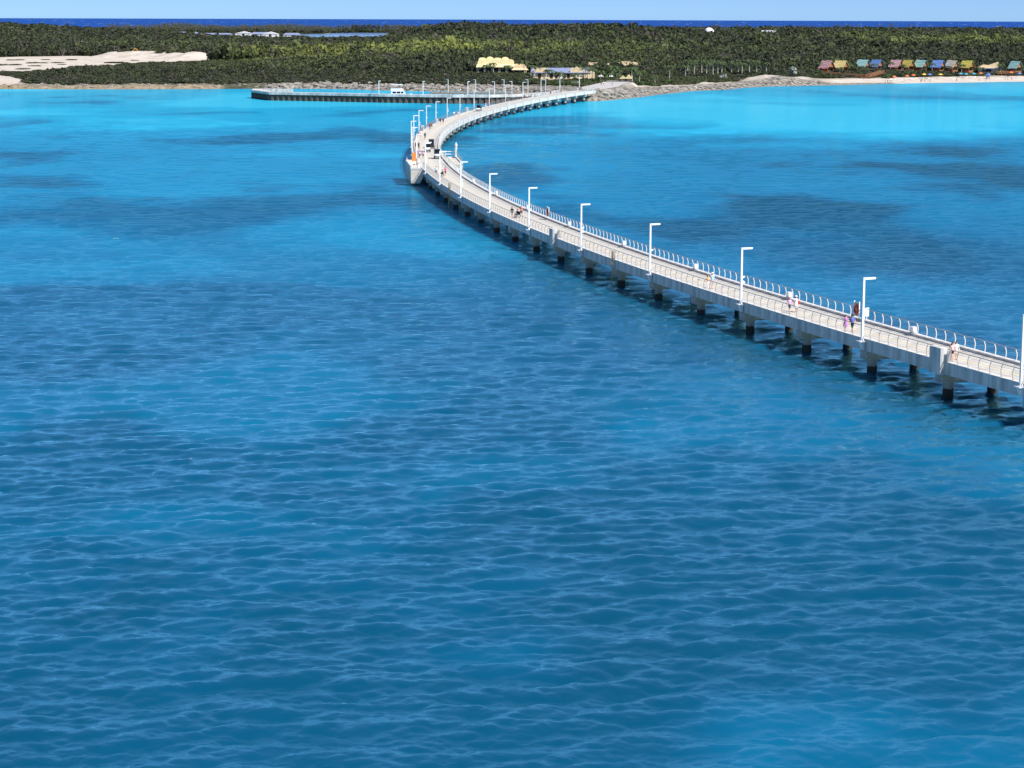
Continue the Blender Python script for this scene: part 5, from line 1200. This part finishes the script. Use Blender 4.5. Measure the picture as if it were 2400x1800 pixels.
p, r = wheelchair(129.9, 2.3, 'black wheelchair pushed by the man in the salmon shirt', -.9); person(p, r, 'person in black seated in the wheelchair beside the salmon-shirted man', BLACK, BLACK, pose='sit', stride=0, h=1.68, longtrousers=True, sleeve=1.0)
bp(218.7, 1.6, 'person in pale blue shirt and dark shorts near the walled bay', (185, 210, 238), NAVY, h=1.72)
p, r = wheelchair(216.1, 2.5, 'black wheelchair pushed by the woman in bright pink', .0); person(p, r, 'person in dark clothes seated in the wheelchair next to the woman in pink', (60, 35, 35), BLACK, pose='sit', stride=0, h=1.66, longtrousers=True, sleeve=1.0)
bp(217.0, 3.2, 'woman in bright pink top and black shorts holding a phone to her ear', (235, 70, 140), BLACK, fem=True, h=1.68, pose='phone')
bp(225.4, 2.9, 'man in white shirt walking behind the woman in bright pink', WHITE, (220, 215, 205), h=1.76, hair='grey')
bp(298.4, 1.0, 'man in dark maroon shirt walking beside a companion in black', (70, 40, 48), BLACK, h=1.76, longtrousers=True)
bp(298.4, 1.7, 'person in black walking next to the man in maroon', (38, 34, 38), BLACK, h=1.72, longtrousers=True)
bp(273.6, 1.2, 'woman in purple shirt by the big slab at the walled bay', (185, 150, 205), (150, 140, 160), fem=True, h=1.66)
bp(267.8, 1.3, 'woman in white and purple patterned top at the walled bay with a dark bag', (225, 205, 225), BLACK, fem=True, h=1.66, bag=BLACK)
bp(267.0, 2.0, 'person in lilac shirt and black shorts beside the woman with the dark bag', (200, 160, 205), BLACK, h=1.72)
bp(350.5, .9, 'woman in pale pink top far along the left rail', (240, 205, 220), WHITE, fem=True, h=1.66)
bp(348.0, 1.3, 'man in white shirt beside the left rail behind the carts', WHITE, (190, 185, 190), h=1.75)
bp(384.4, 1.5, 'man in dark red shirt and dark trousers leading a small group on the curve', (95, 40, 48), BLACK, h=1.76, longtrousers=True)
bp(389.4, 1.6, 'man in grey shirt following the man in dark red', (120, 110, 105), (60, 60, 70), h=1.74)
bp(392.0, .9, 'woman in pink top in the small group on the curve', (230, 170, 180), (220, 210, 205), fem=True, h=1.64)
bp(415.2, .8, 'woman in white and pink near the lamp ahead of two people in black', (242, 215, 222), WHITE, fem=True, h=1.66)
bp(415.4, 1.7, 'man in black shirt walking left of another in black', BLACK, BLACK, h=1.77)
bp(415.4, 2.5, 'man in black shirt and shorts walking right of another in black', BLACK, (40, 40, 46), h=1.74)
bp(457.7, .8, 'person in white shirt pushing a low red pushchair on the far curve', WHITE, (200, 170, 165), pose='push', h=1.72)
bp(458.5, 2.0, 'woman in pale top and tan trousers bending beside the red pushchair', (235, 220, 210), (215, 170, 150), fem=True, h=1.66, pose='push')
bp(520.0, 1.0, 'person in sky blue shirt by the far rail beyond the luggage cart', (120, 195, 240), WHITE, h=1.74)
bp(522.0, 1.6, 'person in red shirt beside the one in sky blue on the far curve', (215, 85, 90), (90, 80, 80), h=1.7)
bp(585.0, 1.2, 'person in dark jacket near the shore end of the pier, left of a pair', (45, 45, 50), BLACK, h=1.75)
bp(586.0, 1.9, 'person in white top near the shore end of the pier, in a pair', WHITE, BLACK, h=1.68)
for i, (s, o, c, l, d) in enumerate([(626, 1.2, (70, 50, 60), BLACK, 'maroon'), (629, 1.8, WHITE, (180, 180, 190), 'white'), (634, 1.4, (205, 205, 225), (120, 120, 140), 'pale lilac'), (638, 2.1, (60, 65, 75), BLACK, 'slate'), (656, 3.8, WHITE, WHITE, 'bright white'), (657, 4.4, (70, 75, 85), BLACK, 'charcoal')]):
    bp(s, o, 'person in %s top walking near the island end of the pier' % d, c, l, h=1.7 + .02 * (i % 3))
for i, (x, y, c, d) in enumerate([(36.5, 915, (40, 42, 50), 'navy'), (37.6, 918, WHITE, 'white'), (41.0, 914, (60, 75, 70), 'dark green')]):
    person((x, y, 3.72 + .006 * (y - 870) + .12), 2.5 + i, 'person in %s standing on the paved landing' % d, c, BLACK, h=1.72, stride=.4)
def bike(s, o, label):
    p, r = onb(s, o); e = empty('bicycle', p, r, label, 'bicycle')
    for y in (-.52, .52):
        n = 16; vs = []; fs = []
        for i in range(n):
            a = 2 * math.pi * i / n
            for k in range(4): t = 2 * math.pi * k / 4; rr = .31 + .025 * math.cos(t); vs.append((.025 * math.sin(t), y + rr * math.cos(a), .335 + rr * math.sin(a)))
            for k in range(4): fs.append((i * 4 + k, i * 4 + (k + 1) % 4, ((i + 1) % n) * 4 + (k + 1) % 4, ((i + 1) % n) * 4 + k))
        MB().add(vs, fs).build('wheel', M['rubber'], e)
    MB().tube([(0, -.52, .335), (0, -.1, .35), (0, .35, .85), (0, -.22, .85), (0, -.1, .35)], .025, 5).tube([(0, .35, .95), (0, .52, .335)], .025, 5).build('frame', M['dark'], e)
    MB().box(-.08, .08, -.36, -.10, .9, .97).build('saddle', M['dark'], e); MB().tube([(-.28, .30, 1.0), (0, .36, .98), (.28, .30, 1.0)], .02, 5).build('handlebar', M['dark'], e)
    person(p + Vector((0, 0, .38)), r, 'cyclist in black riding the bicycle behind the carts', BLACK, BLACK, pose='sit', stride=0, h=1.72, sleeve=.8, longtrousers=True)
bike(339.4, 2.6, 'black bicycle ridden along the pier behind the carts')
# jetty and beach figures: small in the picture
for i, (x, y, z, c, d) in enumerate([(-53.5, 838.6, 3.2, NAVY, 'navy'), (-31, 836.2, 3.2, WHITE, 'white'), (-27.5, 835.8, 3.2, (60, 60, 62), 'grey'), (-21, 883.5, 2.2, WHITE, 'loose white'), (-12, 884, 2.2, (200, 120, 110), 'coral'), (-7.5, 884.5, 2.2, (225, 225, 230), 'pale'), (2.0, 885, 2.2, WHITE, 'cream'), (-24, 836, 3.2, (215, 140, 80), 'orange')]):
    person((x, y, z), 1.0 + i, 'person in %s shirt standing on the harbour %s' % (d, 'jetty' if z > 3 else 'landing quay'), c, BLACK, h=1.74, stride=.2)
BP = [(176.3, 1112, BLACK, 'black', 'beside the foot of the boardwalk'), (184.6, 1096, (210, 160, 130), 'tan', 'wading at the water edge, left'), (185.6, 1095, (70, 60, 60), 'dark', 'at the water edge next to a wader'), (205.0, 1109, BLACK, 'black', 'on the wet sand below the orange parasols'),
      (206.6, 1110, (215, 170, 150), 'pale', 'on the wet sand next to one in black'), (203.4, 1103, (190, 130, 110), 'rust', 'standing in the shallows'), (208.8, 1107, (200, 150, 140), 'pink', 'leaning over at the water edge'), (224.5, 1119, (60, 55, 60), 'charcoal', 'crouched on the sand alone'),
      (237.4, 1126, (205, 150, 140), 'peach', 'mid-beach, left of another'), (241.3, 1128, (215, 170, 160), 'rose', 'mid-beach, right of another'), (255.1, 1146, (225, 190, 200), 'pale pink', 'in the group before the beach bar'), (256.6, 1147, WHITE, 'white', 'in the group before the beach bar'), (258.0, 1144, (120, 70, 60), 'brown', 'in the group before the beach bar')]
for i, (x, y, c, d, w) in enumerate(BP):
    person((x, y, max(gz(x, y), -.3)), i * 1.3, 'beachgoer in %s %s' % (d, w), c, (90, 90, 110), h=1.72, stride=.5, sleeve=.0)
